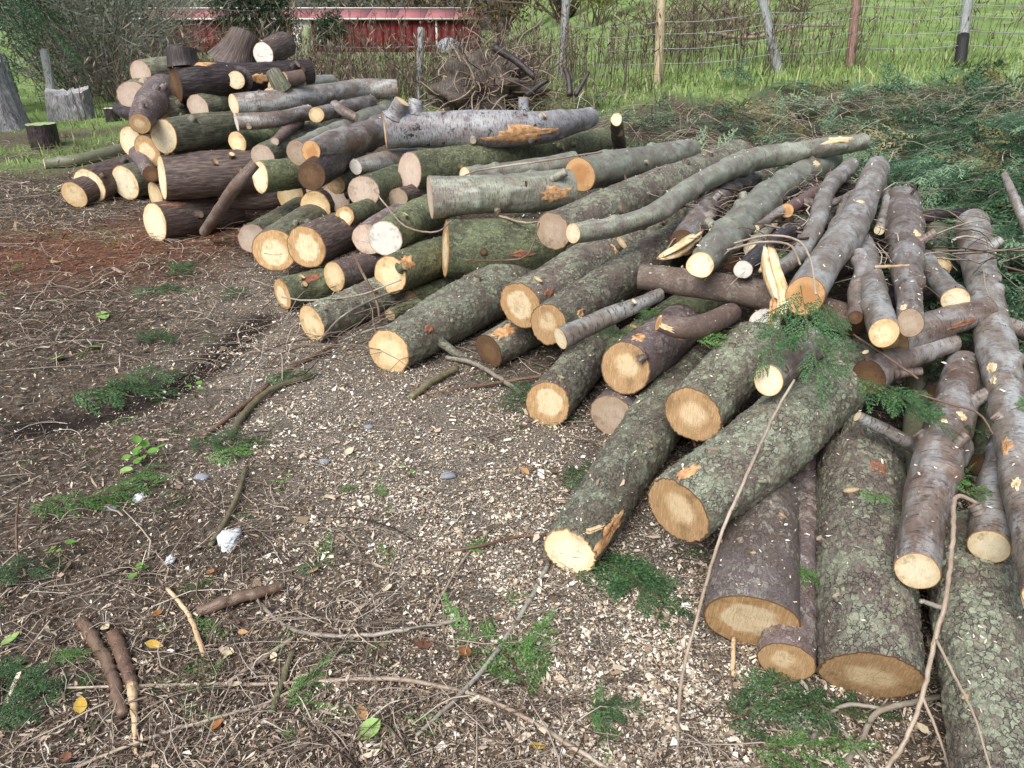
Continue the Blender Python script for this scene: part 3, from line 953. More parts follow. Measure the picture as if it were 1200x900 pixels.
# key, name, label, [(u, v, height of the axis or 'g' for lying on the ground, radius in photo pixels)], bark, cut face, options
T7 = ('t', 6.9)
TABLE = [
    # --- near right, lying on the ground
    ('L57', 'log', 'grey-green scaly log reaching furthest out over the sawdust, pale cut end, torn strip', [(667, 647, 'g', 31), (735, 545, 'g', 34), (805, 437, 'g', 33)], G, 'pale', dict(c=0.05, scars=[(716, 622, 34, 9, 'o')])),
    ('L56', 'log', 'short log with pale face wedged on the ground under a purple-grey log', [(716, 487, 'g', 27), (778, 428, 'g', 24)], P_, 'grey', {}),
    ('L54', 'log', 'mossy grey log on the ground with round orange-tan face', [(642, 474, 'g', 29), (705, 396, 'g', 26)], 'G', 'ring', dict(c=0.25)),
    ('L55', 'log', 'purple-grey log with round brown face and orange scuff on top', [(732, 432, 0.30, 30), (800, 382, 0.30, 27)], P_, 'brown', dict(c=0.3, scars=[(748, 395, 11, 7, 'o')])),
    ('L58', 'log', 'thick grey-green log with wide oval dark brown face', [(812, 487, 0.29, 37), (888, 408, 0.32, 37)], G, 'brown', dict(c=-0.05)),
    ('L59', 'log', 'thickest scaly log, lying diagonally with brown face and orange knot scar', [(795, 600, 0.28, 43), (900, 522, 0.30, 45), (1012, 412, 0.33, 40)], G, 'brown', dict(c=0.02, scars=[(806, 555, 15, 8, 'o')], stubs=[(890, 563, 8, 5, 'pink', 0.2), (835, 530, 3, 9, 'grey', 0.1)])),
    ('L60', 'log', 'smooth purple log with wide oval pale face under the thickest log', [(883, 728, 'g', 54), (886, 660, 'g', 47), (893, 588, 'g', 40)], P_, 'ring', dict(c=-0.38, amp=0.6)),
    ('L61', 'log', 'slim purple-red log squeezed beside the smooth purple log', [(922, 776, 'g', 32), (935, 670, 'g', 26), (947, 540, 'g', 20)], P_, 'brown', dict(c=-0.3)),
    ('L62', 'log', 'stout scaly log pointing straight at the viewer with wide brown face', [(1022, 793, 'g', 57), (1013, 670, 'g', 53), (1008, 540, 'g', 47)], G, 'brown', dict(c=-0.42, open_end=True, face2='tan', scars=[(1030, 548, 14, 8, 'r')], stubs=[(982, 702, 5, 5, 'pink', 0.1), (998, 580, 6, 9, 'tan', 0.1), (965, 640, 14, 4, 'grey', -0.3, 0.4)])),
    ('L63', 'log', 'scaly green-grey log running out of the bottom right corner', [(1182, 985, 0.11, 56), (1155, 800, 0.13, 50), (1133, 640, 0.14, 45)], G, 'tan', dict(face2='brown')),
    ('L67', 'log', 'small purple-brown log cut off by the right frame edge', [(1195, 703, 0.12, 13), (1185, 620, 0.16, 13)], P_, 'tan', {}),
    # --- near right, crooked silver limbs on top
    ('L64', 'limb', 'crooked pinkish-silver limb with knots lying on the stout scaly log', [(1073, 668, 0.32, 24), (1084, 596, 0.34, 26), (1100, 535, 0.36, 27), (1118, 484, 0.37, 25), (1130, 432, 0.36, 22)], SPU, 'pale', dict(c=-0.15, scars=[(1127, 487, 7, 7, 'p'), (1106, 494, 5, 4, 'p')], stubs=[(1122, 522, 14, 6, 'pale', 0.4), (1079, 512, 5, 8, 'pink', 0.1), (1143, 468, 14, 8, 'pink', 0.2)], cat='limb')),
    ('L65', 'limb', 'short bluish-silver limb with pale heart-checked face near the right edge', [(1160, 641, 0.30, 24), (1169, 580, 0.32, 25), (1182, 525, 0.32, 22)], S_, 'pale', dict(c=-0.1, stubs=[(1147, 600, 8, 8, 'grey', 0.1)], cat='limb')),
    ('L66', 'limb', 'long silver limb with yellow hacked knots along the right edge', [(1228, 700, 0.36, 25), (1206, 600, 0.41, 24), (1187, 500, 0.44, 22), (1166, 400, 0.47, 20), (1150, 330, 0.50, 18), (1139, 262, 0.53, 17)], S_, 'pale', dict(scars=[(1160, 430, 13, 6, 'p'), (1178, 520, 15, 7, 'o'), (1191, 566, 12, 6, 'p'), (1165, 446, 8, 5, 'p')], stubs=[(1163, 288, 10, 6, 'pink', 0.2), (1158, 360, 5, 7, 'grey', 0.1), (1170, 490, 4, 7, 'pink', 0.1)], cat='limb')),
    ('L69', 'limb', 'smooth olive-green limb standing out of a gap behind the stout scaly log', [(1066, 615, 0.12, 15), (1072, 530, 0.17, 14), (1076, 438, 0.20, 12)], OL, 'tan', dict(cat='limb')),
    ('L70', 'limb', 'thin wet silver stick-like limb poking out from under green foliage', [(1005, 488, 0.40, 7), (1045, 508, 0.36, 8), (1078, 528, 0.30, 8)], S_, 'pale', dict(cat='limb')),
    ('L71', 'limb', 'gnarled brown branch with wet dark crotch below the grey sawn limb', [(1018, 442, 0.42, 21), (1045, 428, 0.43, 18), (1080, 412, 0.44, 14), (1118, 402, 0.45, 10)], SPU, 'dark', dict(c=0.1, cat='limb', stubs=[(1050, 440, 26, 5, 'pale', 1.2), (1020, 420, 12, 4, 'pale', -0.6)])),
    ('L68', 'log', 'dark mossy log end in the gap between the crooked and long silver limbs', [(1152, 545, 0.16, 16), (1158, 480, 0.2, 15)], M_, 'dark', {}),
    # --- middle right layer
    ('L74', 'limb', 'straight reddish-brown pole lying crosswise under the silver limbs', [(749, 324, 0.52, 15), (830, 335, 0.53, 16), (920, 352, 0.53, 17), (1006, 379, 0.53, 18)], R_, 'dark', dict(amp=0.5, cat='limb')),
    ('L75', 'limb', 'purple-grey forked limb lying crosswise beneath the two sawn limb ends', [(1046, 399, 0.50, 20), (1100, 380, 0.52, 18), (1156, 362, 0.54, 14)], SPU, 'brown', dict(cat='limb', scars=[(1128, 380, 22, 4, 'r')])),
    ('L75b', 'limb', 'pale grey fork arm rising left from the crosswise purple limb', [(1120, 352, 0.58, 15), (1100, 328, 0.58, 12), (1080, 302, 0.56, 11)], S_, 'pale', dict(cat='limb')),
    ('L72', 'limb', 'bluish birch-like limb with salmon-ringed sawn end', [(1036, 390, 0.63, 17), (1024, 345, 0.63, 16), (1011, 285, 0.58, 13)], S_, 'tan', dict(c=0.35, cat='limb')),
    ('L73', 'limb', 'brown-silver limb with grey sawn end and black knot midway', [(1066, 379, 0.66, 16), (1063, 320, 0.64, 18), (1061, 275, 0.61, 20), (1056, 238, 0.57, 20)], SPU, 'grey', dict(c=0.35, cat='limb', stubs=[(1080, 282, 16, 5, 'tan', 0.2)], scars=[(1076, 275, 9, 7, 'p'), (1058, 360, 8, 4, 'p')])),
    ('L73b', 'limb', 'yellow-green mossy limb end behind the brown-silver limb', [(1103, 312, 0.42, 11), (1098, 265, 0.42, 11)], OL, 'tan', dict(cat='limb')),
    ('L73c', 'limb', 'dark dead branch pointing right behind the brown-silver limb', [(1078, 254, 0.52, 8), (1110, 251, 0.52, 6), (1142, 246, 0.52, 4)], K_, 'dark', dict(cat='limb')),
    ('L79', 'limb', 'broad silver-grey limb with orange sawn end behind hanging green foliage', [(943, 347, 0.67, 22), (968, 308, 0.68, 22), (996, 268, 0.68, 20), (1012, 236, 0.67, 17), (1028, 198, 0.66, 14)], S_, 'orange', dict(c=0.1, cat='limb', scars=[(1009, 236, 6, 5, 'p')])),
    ('L79b', 'limb', 'thin silver branch tucked against the right of the broad silver limb', [(1030, 270, 0.60, 6), (1040, 225, 0.6, 5)], S_, 'pale', dict(cat='limb')),
    ('L76', 'limb', 'long silver-green limb with small pale sawn end resting on the reddish pole', [(821, 311, 0.68, 15), (845, 284, 0.67, 18), (875, 254, 0.64, 19), (915, 220, 0.62, 18), (972, 188, 0.60, 15)], SG, 'pale', dict(c=0.35, cat='limb', scars=[(832, 266, 5, 5, 'p'), (957, 192, 10, 4, 'p')], stubs=[(830, 263, 9, 5, 'pale', 0.6), (872, 232, 6, 5, 'pale', 0.3)])),
    ('L77', 'limb', 'small dark limb with round white face just right of the silver-green limb', [(871, 316, 0.65, 11), (925, 272, 0.63, 10)], K_, 'white', dict(c=0.4, cat='limb')),
    ('L80', 'limb', 'slender S-curved silver limb beside the broad silver limb', [(905, 322, 0.66, 9), (937, 297, 0.68, 10), (957, 262, 0.70, 11), (970, 222, 0.70, 10), (997, 194, 0.70, 9)], S_, 'pale', dict(cat='limb')),
    ('L80b', 'limb', 'red-brown limb piece with orange ends between silver limbs', [(922, 247, 0.66, 8), (956, 226, 0.66, 8)], R_, 'orange', dict(c=0.3, cat='limb', stubs=[(955, 230, 4, 4, 'orange', 0.2)])),
    ('L80c', 'limb', 'dark red limb lying crosswise behind the S-curved limb', [(905, 222, 0.56, 9), (960, 224, 0.56, 11), (1012, 226, 0.55, 10)], K_, 'dark', dict(cat='limb')),
    ('L80d', 'limb', 'purple-brown stick in the tangle below the red-brown piece', [(896, 300, 0.58, 6), (925, 272, 0.6, 7), (950, 258, 0.6, 6)], SPU, 'pale', dict(cat='limb')),
    ('L80e', 'limb', 'grey-brown stick in the tangle nearest the S-curved limb', [(912, 296, 0.58, 6), (955, 268, 0.58, 6), (985, 240, 0.56, 5)], SPU, 'tan', dict(cat='limb')),
    ('L80f', 'limb', 'grey split limb lying left of the red-brown piece', [(880, 292, 0.60, 8), (902, 262, 0.60, 9), (918, 248, 0.6, 8)], SG, 'pale', dict(cat='limb', scars=[(907, 262, 16, 8, 'p')])),
    ('L80g', 'limb', 'grey-blue limb in the shade left of the broad silver limb', [(958, 302, 0.56, 10), (985, 265, 0.56, 9), (1002, 240, 0.55, 8)], S_, 'grey', dict(cat='limb')),
    ('L81', 'log', 'round near-white ringed log end under the reddish pole', [(896, 381, 0.44, 19), (940, 345, 0.38, 18)], P_, 'white', dict(c=0.6)),
    ('L82', 'log', 'small purple log with pale yellow face resting on the thickest log', [(900, 446, 0.52, 18), (955, 402, 0.50, 18)], SPU, 'pale', dict(c=0.3)),
    ('L83', 'limb', 'dark purple limb with stub half hidden behind the silver-green limb', [(800, 285, 0.58, 15), (825, 250, 0.59, 15), (850, 225, 0.58, 14), (882, 210, 0.56, 11)], SPU, 'dark', dict(cat='limb', stubs=[(838, 232, 9, 4, 'pale', 0.0), (830, 255, 7, 6, 'grey', 0.0)])),
    ('L83b', 'limb', 'broken red-brown branch with splintered ends above the wide oval log', [(772, 378, 0.52, 10), (800, 385, 0.50, 13), (828, 380, 0.48, 13), (858, 366, 0.46, 12)], R_, 'orange', dict(cat='limb', scars=[(778, 384, 8, 4, 'p'), (797, 396, 8, 4, 'o')])),
    ('L78', 'pole', 'long curved grey pole lying across the top of the logs', [(672, 273, 0.68, 12), (722, 266, 0.68, 12), (768, 250, 0.70, 13), (802, 226, 0.72, 13), (840, 204, 0.74, 13), (885, 187, 0.75, 13), (945, 177, 0.76, 12), (1012, 166, 0.77, 9)], SG, 'pale', dict(cat='pole', scars=[(985, 164, 26, 5, 'p')])),
    # --- middle
    ('L52', 'log', 'long purple-tinged scaly log with narrow brown face above a blue-grey branch', [(643, 380, 0.35, 27), (740, 318, 0.40, 26), (838, 258, 0.44, 22)], G, 'brown', dict(c=-0.1, scars=[(681, 367, 6, 5, 'o'), (805, 286, 22, 10, 'p'), (712, 362, 6, 4, 'o')])),
    ('L51', 'log', 'long bluish scaly log with knots and tall oval two-toned face', [(610, 357, 0.35, 31), (740, 285, 0.40, 29), (895, 200, 0.46, 19)], G, 'ring', dict(c=-0.1, scars=[(728, 290, 13, 10, 'o'), (645, 343, 8, 4, 'r')], stubs=[(628, 329, 3, 6, 'tan', 0.1), (724, 288, 6, 9, 'tan', 0.0)])),
    ('L53', 'limb', 'blue-grey branch with split pale tip lying under the purple-tinged log', [(657, 397, 0.42, 13), (705, 375, 0.46, 11), (774, 345, 0.52, 7)], S_, 'pale', dict(c=0.0, cat='limb', stubs=[(740, 357, 4, 4, 'pale', 0.3)])),
    ('L50', 'log', 'short dark-faced log with orange scar beside the big front log', [(573, 411, 'g', 21), (648, 372, 'g', 22)], G, 'dark', dict(c=-0.1, scars=[(590, 389, 18, 9, 'o')])),
    ('L49', 'log', 'big grey-green log with round yellow face out front in the middle', [(455, 412, 'g', 29), (530, 368, 'g', 31), (612, 322, 'g', 31)], G, 'tan', dict(c=0.2, scars=[(503, 385, 7, 5, 'r')], stubs=[(517, 397, 42, 5, 'white', 0.35, 0.75)])),
    ('L47', 'log', 'small mossy log end in the dark gap above the big front log', [(481, 352, 'g', 12), (540, 328, 'g', 12)], M_, 'brown', {}),
    ('L48', 'log', 'smallest tan log end peeping out left of the mossy gap log', [(457, 369, 0.05, 7), (490, 355, 0.06, 7)], M_, 'tan', {}),
    ('L46', 'log', 'stout green log with tall cracked oval face lying almost level', [(522, 291, 0.37, 33), (590, 289, 0.37, 31), (655, 286, 0.36, 28)], M_, 'ring', dict(c=0.12, scars=[(610, 297, 10, 5, 'r')])),
    ('L45', 'log', 'short green log with orange torn patch above its tan face', [(457, 321, 0.26, 22), (522, 298, 0.24, 21)], M_, 'tan', dict(c=0.35, scars=[(477, 309, 10, 9, 'o')])),
    ('L44', 'log', 'lichened grey-green log on the ground covered by twigs, narrow tan face', [(366, 380, 'g', 23), (460, 338, 'g', 21)], G, 'tan', dict(c=-0.1)),
    ('L43', 'log', 'purple log dusted white with sawdust below the cracked-face log', [(392, 325, 0.19, 18), (445, 306, 0.19, 18)], P_, 'tan', dict(c=-0.05)),
    ('L42', 'log', 'short green log on the ground with reddish scrape, leftmost of the low middle ones', [(331, 345, 'g', 20), (395, 328, 'g', 19)], M_, 'ring', dict(c=-0.05, scars=[(367, 326, 12, 6, 'r')])),
    ('L41', 'log', 'purple-brown fissured log with cracked two-toned oval face', [(359, 289, 0.34, 26), (438, 258, 0.34, 25)], D_, 'ring', dict(c=0.1)),
    ('L40', 'log', 'lichen-topped log with large slanting brown face and pale heart', [(322, 293, 0.28, 24), (372, 256, 0.22, 20)], DG, 'ring', dict(c=0.2)),
    ('L40b', 'log', 'log with pinkish face partly hidden at the left of the low middle stack', [(296, 280, 0.16, 18), (355, 246, 0.16, 17)], DG, 'pink', dict(c=0.35)),
    ('L38', 'log', 'log with the brightest white round face', [(451, 280, 0.43, 20), (510, 245, 0.42, 21)], M_, 'white', dict(c=0.75, stubs=[(473, 254, 3, 4, 'tan', 0.0)])),
    ('L39', 'log', 'log with narrow grey-pink face pressed against the white-faced one', [(431, 281, 0.37, 18), (480, 250, 0.34, 18)], P_, 'pink', dict(c=0.25)),
    ('L36', 'log', 'log with smooth yellow-tan face above the cracked-face log', [(370, 244, 0.33, 19), (410, 225, 0.33, 18)], D_, 'tan', dict(c=0.3)),
    ('L35', 'log', 'log with wedge-like orange-tan face under a dark green log', [(340, 228, 0.30, 17), (390, 208, 0.30, 17)], D_, 'tan', dict(c=0.4)),
    ('L37', 'log', 'log with pinkish-grey face behind a small mossy log end', [(394, 230, 0.41, 17), (440, 212, 0.40, 17)], D_, 'pink', dict(c=0.35)),
    ('L37b', 'log', 'pinkish log end right under the dark gnarled limb', [(372, 222, 0.45, 13), (410, 205, 0.44, 13)], D_, 'pink', dict(c=0.4)),
    ('L34', 'log', 'small mossy log with double-ringed tan face', [(404, 254, 0.47, 12), (455, 234, 0.46, 13)], M_, 'ring', dict(c=0.3)),
    ('L33', 'log', 'grey-faced log deep in the shade left of the silver sawn log', [(466, 233, 0.50, 13), (515, 218, 0.48, 13)], D_, 'grey', dict(c=0.15)),
    ('L32', 'log', 'dark log with tall pinkish-white oval face in the centre of the stack', [(426, 225, 0.57, 20), (500, 202, 0.50, 19)], M_, 'pink', dict(c=0.1)),
    ('L31', 'log', 'mossy log end with dull brown face behind the tall pinkish oval', [(394, 216, 0.55, 12), (450, 200, 0.54, 13)], M_, 'brown', dict(c=0.15)),
    ('L30', 'log', 'slim grey log with small white face under the silver-black log', [(417, 196, 0.67, 9), (450, 190, 0.67, 11), (485, 184, 0.66, 11)], S_, 'white', dict(c=0.15)),
    ('L88', 'log', 'long dark green speckled log with narrow grey face under the silver-black log', [(480, 201, 0.65, 23), (590, 186, 0.64, 20), (708, 164, 0.62, 14)], M_, 'pink', dict(c=0.0)),
    ('L86', 'log', 'clean silver log with pinkish oval face and torn orange far end', [(504, 231, 0.66, 25), (580, 228, 0.66, 24), (664, 221, 0.65, 23)], SG, 'pink', dict(c=0.1, face2='orange', scars=[(650, 228, 18, 12, 'o')], stubs=[(582, 245, 3, 4, 'tan', 0.0), (645, 210, 16, 5, 'grey', 0.9)])),
    ('L87', 'log', 'pale green-grey log lying directly behind the clean silver log', [(545, 207, 0.68, 11), (672, 191, 0.70, 13)], SG, 'pale', {}),
    ('L84', 'log', 'silver-green log with orange-brown face and black tears in its bark', [(680, 204, 0.70, 20), (745, 190, 0.68, 18), (808, 177, 0.66, 14)], SG, 'orange', dict(c=0.25)),
    ('L85', 'log', 'lichen-green log with narrow grey face under the curved pole', [(648, 270, 0.56, 23), (750, 228, 0.57, 22), (865, 181, 0.57, 17)], G, 'grey', dict(c=0.0, stubs=[(828, 181, 4, 7, 'pink', 0.0), (727, 243, 3, 6, 'grey', 0.0)])),
    # --- upper middle
    ('L89', 'log', 'silver log blackened below with big torn orange patch, on top of the stack', [(451, 153, 0.89, 20), (520, 151, 0.89, 21), (590, 152, 0.88, 20), (645, 148, 0.88, 17), (692, 137, 0.88, 12)], SD, 'ring', dict(c=0.0, face2='pink', scars=[(612, 157, 38, 10, 'o')], stubs=[(463, 136, 15, 9, 'tan', 0, 0, (0.5, -0.2, 1)), (486, 135, 13, 9, 'dark', 0, 0, (0.1, 0.2, 1)), (622, 138, 16, 6, 'pale', 0, 0, (-0.15, 0, 1)), (555, 163, 4, 4, 'pale', 0.0)])),
    ('L26', 'limb', 'silver-purple limb with round orange face on the left of the silver-black log', [(365, 178, 0.83, 12), (392, 170, 0.82, 16), (425, 160, 0.81, 17), (456, 150, 0.80, 16)], SPU, 'orange', dict(c=0.3, cat='limb')),
    ('L27', 'limb', 'black gnarled limb with dull brown face below the orange-faced limb', [(365, 206, 0.69, 17), (385, 192, 0.71, 17), (418, 172, 0.73, 14)], K_, 'dark', dict(c=0.45, cat='limb')),
    ('L28', 'log', 'pale grey log with narrow grey face behind the orange-faced limb', [(349, 180, 0.77, 14), (400, 154, 0.80, 12), (456, 127, 0.84, 10)], SG, 'grey', dict(c=0.0)),
    ('L29', 'log', 'lichened green log running up behind the pale grey log', [(307, 184, 0.68, 14), (365, 158, 0.72, 14), (430, 134, 0.76, 12)], DG, 'pink', dict(c=0.1, scars=[(338, 184, 10, 4, 'o')])),
    ('L25', 'log', 'dark green log with narrow pale face left of the black gnarled limb', [(305, 208, 0.56, 19), (358, 201, 0.56, 18)], M_, 'pale', dict(c=0.05)),
    ('L23', 'limb', 'brown branch piece with tan oval face among the upper poles', [(371, 135, 0.93, 9), (400, 128, 0.93, 9), (435, 120, 0.93, 9)], SPU, 'tan', dict(c=0.35, cat='limb')),
    ('L20', 'log', 'long bowed silver log with yellow face across the top of the stack', [(274, 123, 1.00, 12), (330, 119, 1.01, 13), (375, 112, 1.02, 12), (420, 105, 1.03, 12), (465, 104, 1.03, 11)], S_, 'pale', dict(c=0.25)),
    ('L20b', 'log', 'grey-green pole lying just behind the long bowed silver log', [(318, 112, 1.06, 9), (388, 96, 1.08, 9)], SG, 'pink', {}),
    ('L21', 'log', 'thin pinkish birch-like log with white face under the long bowed log', [(277, 143, 0.90, 10), (320, 140, 0.91, 9), (362, 132, 0.92, 9)], SPU, 'white', dict(c=0.15, stubs=[(292, 147, 2, 3, 'pale', 0.0)])),
    ('L22', 'log', 'short brown-green log with tan face under the thin birch-like log', [(278, 167, 0.73, 12), (326, 157, 0.74, 11)], M_, 'tan', dict(c=0.15)),
    # --- far left
    ('L24', 'limb', 'thin grey branch in the slot above the long dark brown log', [(205, 179, 0.62, 5), (240, 174, 0.63, 6), (275, 170, 0.63, 6)], S_, 'pale', dict(cat='limb')),
    ('L5', 'log', 'long dark brown log with pale oval face on the left of the stack', [(190, 207, 0.50, 25), (245, 204, 0.50, 25), (305, 199, 0.50, 24)], D_, 'pale', dict(c=0.22)),
    ('L6', 'log', 'dark reddish log on the ground under the long dark brown log', [(181, 261, 'g', 24), (275, 243, 'g', 22)], D_, 'pale', dict(c=0.15, scars=[(205, 240, 12, 4, 'r')])),
    ('L4', 'log', 'pale log end squeezed between the two long dark brown ones', [(182, 229, 0.31, 17), (240, 222, 0.31, 16)], D_, 'tan', dict(c=0.2)),
    ('L1', 'log', 'leftmost log of the whole pile, lying lowest', [(88, 228, 'g', 15), (140, 210, 'g', 15)], D_, 'tan', dict(c=0.1)),
    ('L2', 'log', 'dark brown log second from the left end of the pile', [(104, 218, 'g', 20), (180, 193, 'g', 19)], D_, 'pale', dict(c=0.05)),
    ('L3', 'log', 'brown-green log third from the left end of the pile', [(147, 215, 'g', 21), (225, 195, 'g', 20)], DG, 'pale', dict(c=0.05)),
    ('L9', 'log', 'orange-rimmed log end above the long dark brown log', [(173, 178, 0.62, 18), (222, 170, 0.62, 17)], DG, 'ring', dict(c=0.1)),
    ('L9b', 'log', 'narrow pale log end left of the orange-rimmed one', [(154, 166, 0.66, 19), (195, 158, 0.67, 18)], P_, 'pale', dict(c=0.0)),
    ('L9c', 'limb', 'short purple branch slanting down beneath the narrow pale log end', [(160, 180, 0.58, 9), (177, 204, 0.50, 9)], P_, 'dark', dict(cat='limb')),
    ('L10', 'log', 'straight green furrowed log with very narrow face, mid left', [(192, 160, 0.81, 19), (235, 154, 0.80, 19), (282, 148, 0.79, 18)], DG, 'pale', dict(c=0.0)),
    ('L11', 'log', 'short lichened log with orange torn rim and knot, above the green furrowed log', [(185, 133, 0.93, 17), (238, 126, 0.93, 16)], DG, 'tan', dict(c=0.0, scars=[(189, 131, 5, 5, 'o')], stubs=[(211, 135, 2, 4, 'orange', 0.0)])),
    ('L12', 'log', 'green log with pinkish oval face under the black wet trunk', [(232, 125, 0.98, 14), (300, 116, 0.98, 13)], DG, 'pink', dict(c=0.1)),
    ('L13', 'log', 'bent purple log leaning upright at the left end of the stack', [(164, 145, 0.93, 12), (176, 122, 1.02, 17), (188, 105, 1.06, 17), (202, 96, 1.08, 14)], P_, 'brown', dict(c=0.0)),
    ('L14', 'log', 'pink-faced log behind the bent purple log', [(155, 112, 1.03, 16), (190, 100, 1.03, 15)], DG, 'pink', dict(c=0.3)),
    ('L15', 'log', 'topmost lichened log at the left end, pinkish slanted face', [(165, 86, ('t', 7.2), 15), (208, 80, ('t', 7.5), 14)], DG, 'pink', dict(c=0.3)),
    ('L15b', 'log', 'small pink-faced log tucked between the two pinkish ends above the bent log', [(170, 101, 1.10, 9), (195, 92, 1.12, 9)], DG, 'pink', dict(c=0.3)),
    ('L13b', 'limb', 'short dark broken branch sticking out left beneath the bent log', [(138, 127, 0.95, 6), (150, 133, 0.93, 8), (166, 136, 0.92, 8)], K_, 'orange', dict(cat='limb', c=0.0)),
    ('L16', 'log', 'wet black trunk with upright sawn stub lying on top of the left stack', [(206, 100, ('t', 6.5), 20), (235, 96, ('t', 6.6), 22), (275, 93, ('t', 6.75), 19), (320, 88, ('t', 6.9), 15), (364, 84, ('t', 7.1), 13)], K_, 'dark', dict(c=0.1, stubs=[(222, 82, 15, 17, 'tan', 0, 0, (-0.1, 0.12, 1)), (282, 92, 8, 10, 'pale', -0.8)], scars=[(238, 74, 10, 4, 'o'), (305, 92, 8, 6, 'o')])),
    ('L17', 'stump', 'flared stump butt with flat sawn top crowning the left stack', [(287, 41, ('t', 7.2), 15), (284, 50, ('t', 7.2), 17), (280, 62, ('t', 7.25), 22), (274, 78, ('t', 7.3), 30)], D_, 'pink', dict(c=0.0, cat='stump', group=None)),
    ('L17b', 'log', 'round white-faced log end beside the flared stump butt', [(308, 64, ('t', 6.9), 12), (322, 58, ('t', 7.1), 14), (334, 52, ('t', 7.3), 13)], D_, 'white', dict(c=0.6)),
    ('L18', 'limb', 'red-brown limb piece with pale slanted face right of the upright stub', [(354, 90, ('t', 6.7), 8), (334, 93, ('t', 6.6), 8)], R_, 'pale', dict(c=0.1, cat='limb')),
    ('L19', 'limb', 'short upright pale-topped branch stub on the wet black trunk', [(320, 84, ('t', 6.55), 8), (325, 94, ('t', 6.55), 9), (332, 106, ('t', 6.6), 11)], DG, 'pale', dict(c=0.0, cat='limb')),
    ('L19b', 'log', 'round log end with orange rim just above the long bowed log', [(326, 104, ('t', 6.6), 12), (350, 100, ('t', 6.9), 11)], M_, 'tan', dict(c=0.2)),
    ('L93', 'limb', 'short split branch between the thin birch-like log and the lichened green log', [(352, 142, 0.86, 6), (338, 152, 0.82, 7), (322, 166, 0.78, 5)], R_, 'pink', dict(cat='limb')),
    ('L94', 'limb', 'stubby grey branch end beside the tan oval face among the upper poles', [(392, 122, 0.99, 5), (402, 130, 0.95, 6), (418, 138, 0.90, 5)], SPU, 'pale', dict(cat='limb')),
    ('L95', 'log', 'short dark log end between the orange-rimmed and furrowed logs', [(200, 186, 0.60, 9), (232, 180, 0.60, 9)], D_, 'tan', dict(c=0.2)),
    ('L96', 'limb', 'knotty brown branch crossing behind the S-curved silver limb', [(885, 268, 0.64, 5), (930, 240, 0.66, 6), (975, 238, 0.66, 5), (1008, 222, 0.66, 4)], SPU, 'pale', dict(cat='limb', stubs=[(930, 238, 6, 3, 'pale', 0.2), (968, 236, 6, 3, 'pale', 0.2)])),
    ('L97', 'limb', 'grey branch end poking up left of the broad silver limb near its top', [(992, 232, 0.68, 5), (985, 252, 0.66, 6), (976, 280, 0.62, 6)], S_, 'pale', dict(cat='limb')),
    ('L98', 'limb', 'brown twisted branch left of the bluish birch-like limb', [(1003, 372, 0.62, 8), (1003, 340, 0.63, 9), (1012, 318, 0.64, 10), (1006, 300, 0.66, 9)], SPU, 'dark', dict(cat='limb')),
    ('L99', 'limb', 'small purple branch with pale tip at the right edge below the green heap', [(1176, 378, 0.50, 8), (1192, 384, 0.48, 9), (1215, 392, 0.46, 9)], SPU, 'pale', dict(cat='limb')),
    ('F1', 'log', 'added dark filler log blackening the gap under the S-curved silver limb', [(862, 306, 0.40, 13), (960, 262, 0.36, 18), (1010, 236, 0.34, 16)], K_, 'dark', {}),  # F rows: added filler logs, dark bark to blacken gaps that showed lit ground
    ('F2', 'log', 'added dark filler log blackening the gap under the broad silver limb', [(930, 345, 0.34, 15), (1000, 300, 0.34, 17), (1045, 262, 0.34, 15)], D_, 'dark', {}),
    ('F3', 'log', 'added dark filler log blackening the gap under the two sawn limb ends', [(1006, 368, 0.34, 15), (1085, 335, 0.34, 16), (1130, 300, 0.34, 14)], K_, 'dark', {}),
    ('F4', 'log', 'added dark filler log blackening the gap behind the crooked pinkish-silver limb', [(1095, 470, 0.20, 18), (1140, 400, 0.24, 17), (1150, 370, 0.26, 16)], D_, 'dark', {}),
    ('F5', 'log', 'added dark mossy filler log blackening the gap below the broken red-brown branch', [(700, 425, 0.10, 14), (790, 372, 0.16, 22), (850, 345, 0.22, 22)], M_, 'dark', {}),
    ('F6', 'log', 'added dark filler log blackening the gap under the tall pinkish oval log end', [(440, 250, 0.36, 15), (520, 230, 0.36, 16), (590, 222, 0.36, 15)], D_, 'dark', {}),
    ('F7', 'log', 'added dark filler log blackening the gap behind the leaning brown branch', [(250, 232, 0.26, 12), (310, 228, 0.28, 17), (360, 220, 0.3, 15)], D_, 'dark', {}),
    ('L7', 'limb', 'brown debarked-tip branch leaning against the long dark brown log', [(240, 272, 0.10, 6), (256, 248, 0.34, 7), (276, 218, 0.60, 7), (299, 192, 0.74, 6)], R_, 'pale', dict(cat='limb', amp=0.5)),
    ('L8', 'pole', 'mossy green pole lying on the grass left of the pile', [(52, 192, 'g', 6), (95, 187, 'g', 7), (150, 174, 'g', 7)], OL, 'pale', dict(cat='pole')),
    ('L90', 'stump', 'dark upright broken stub with pale split face behind the stack', [(722, 140, 0.98, 7), (724, 158, 0.80, 8), (726, 172, 0.68, 8)], K_, 'pale', dict(cat='stump', group=None, scars=[(727, 158, 12, 4, 'p')])),
    ('L91', 'limb', 'white-tipped thin stick rising from the green heap at the right edge', [(1177, 205, 0.80, 4), (1190, 235, 0.72, 5), (1206, 272, 0.62, 6)], S_, 'white', dict(cat='limb')),
]
for key, name, label, pts, bark, face, opt in TABLE:
    make_log(key, name, label, pts, bark, face, **opt)

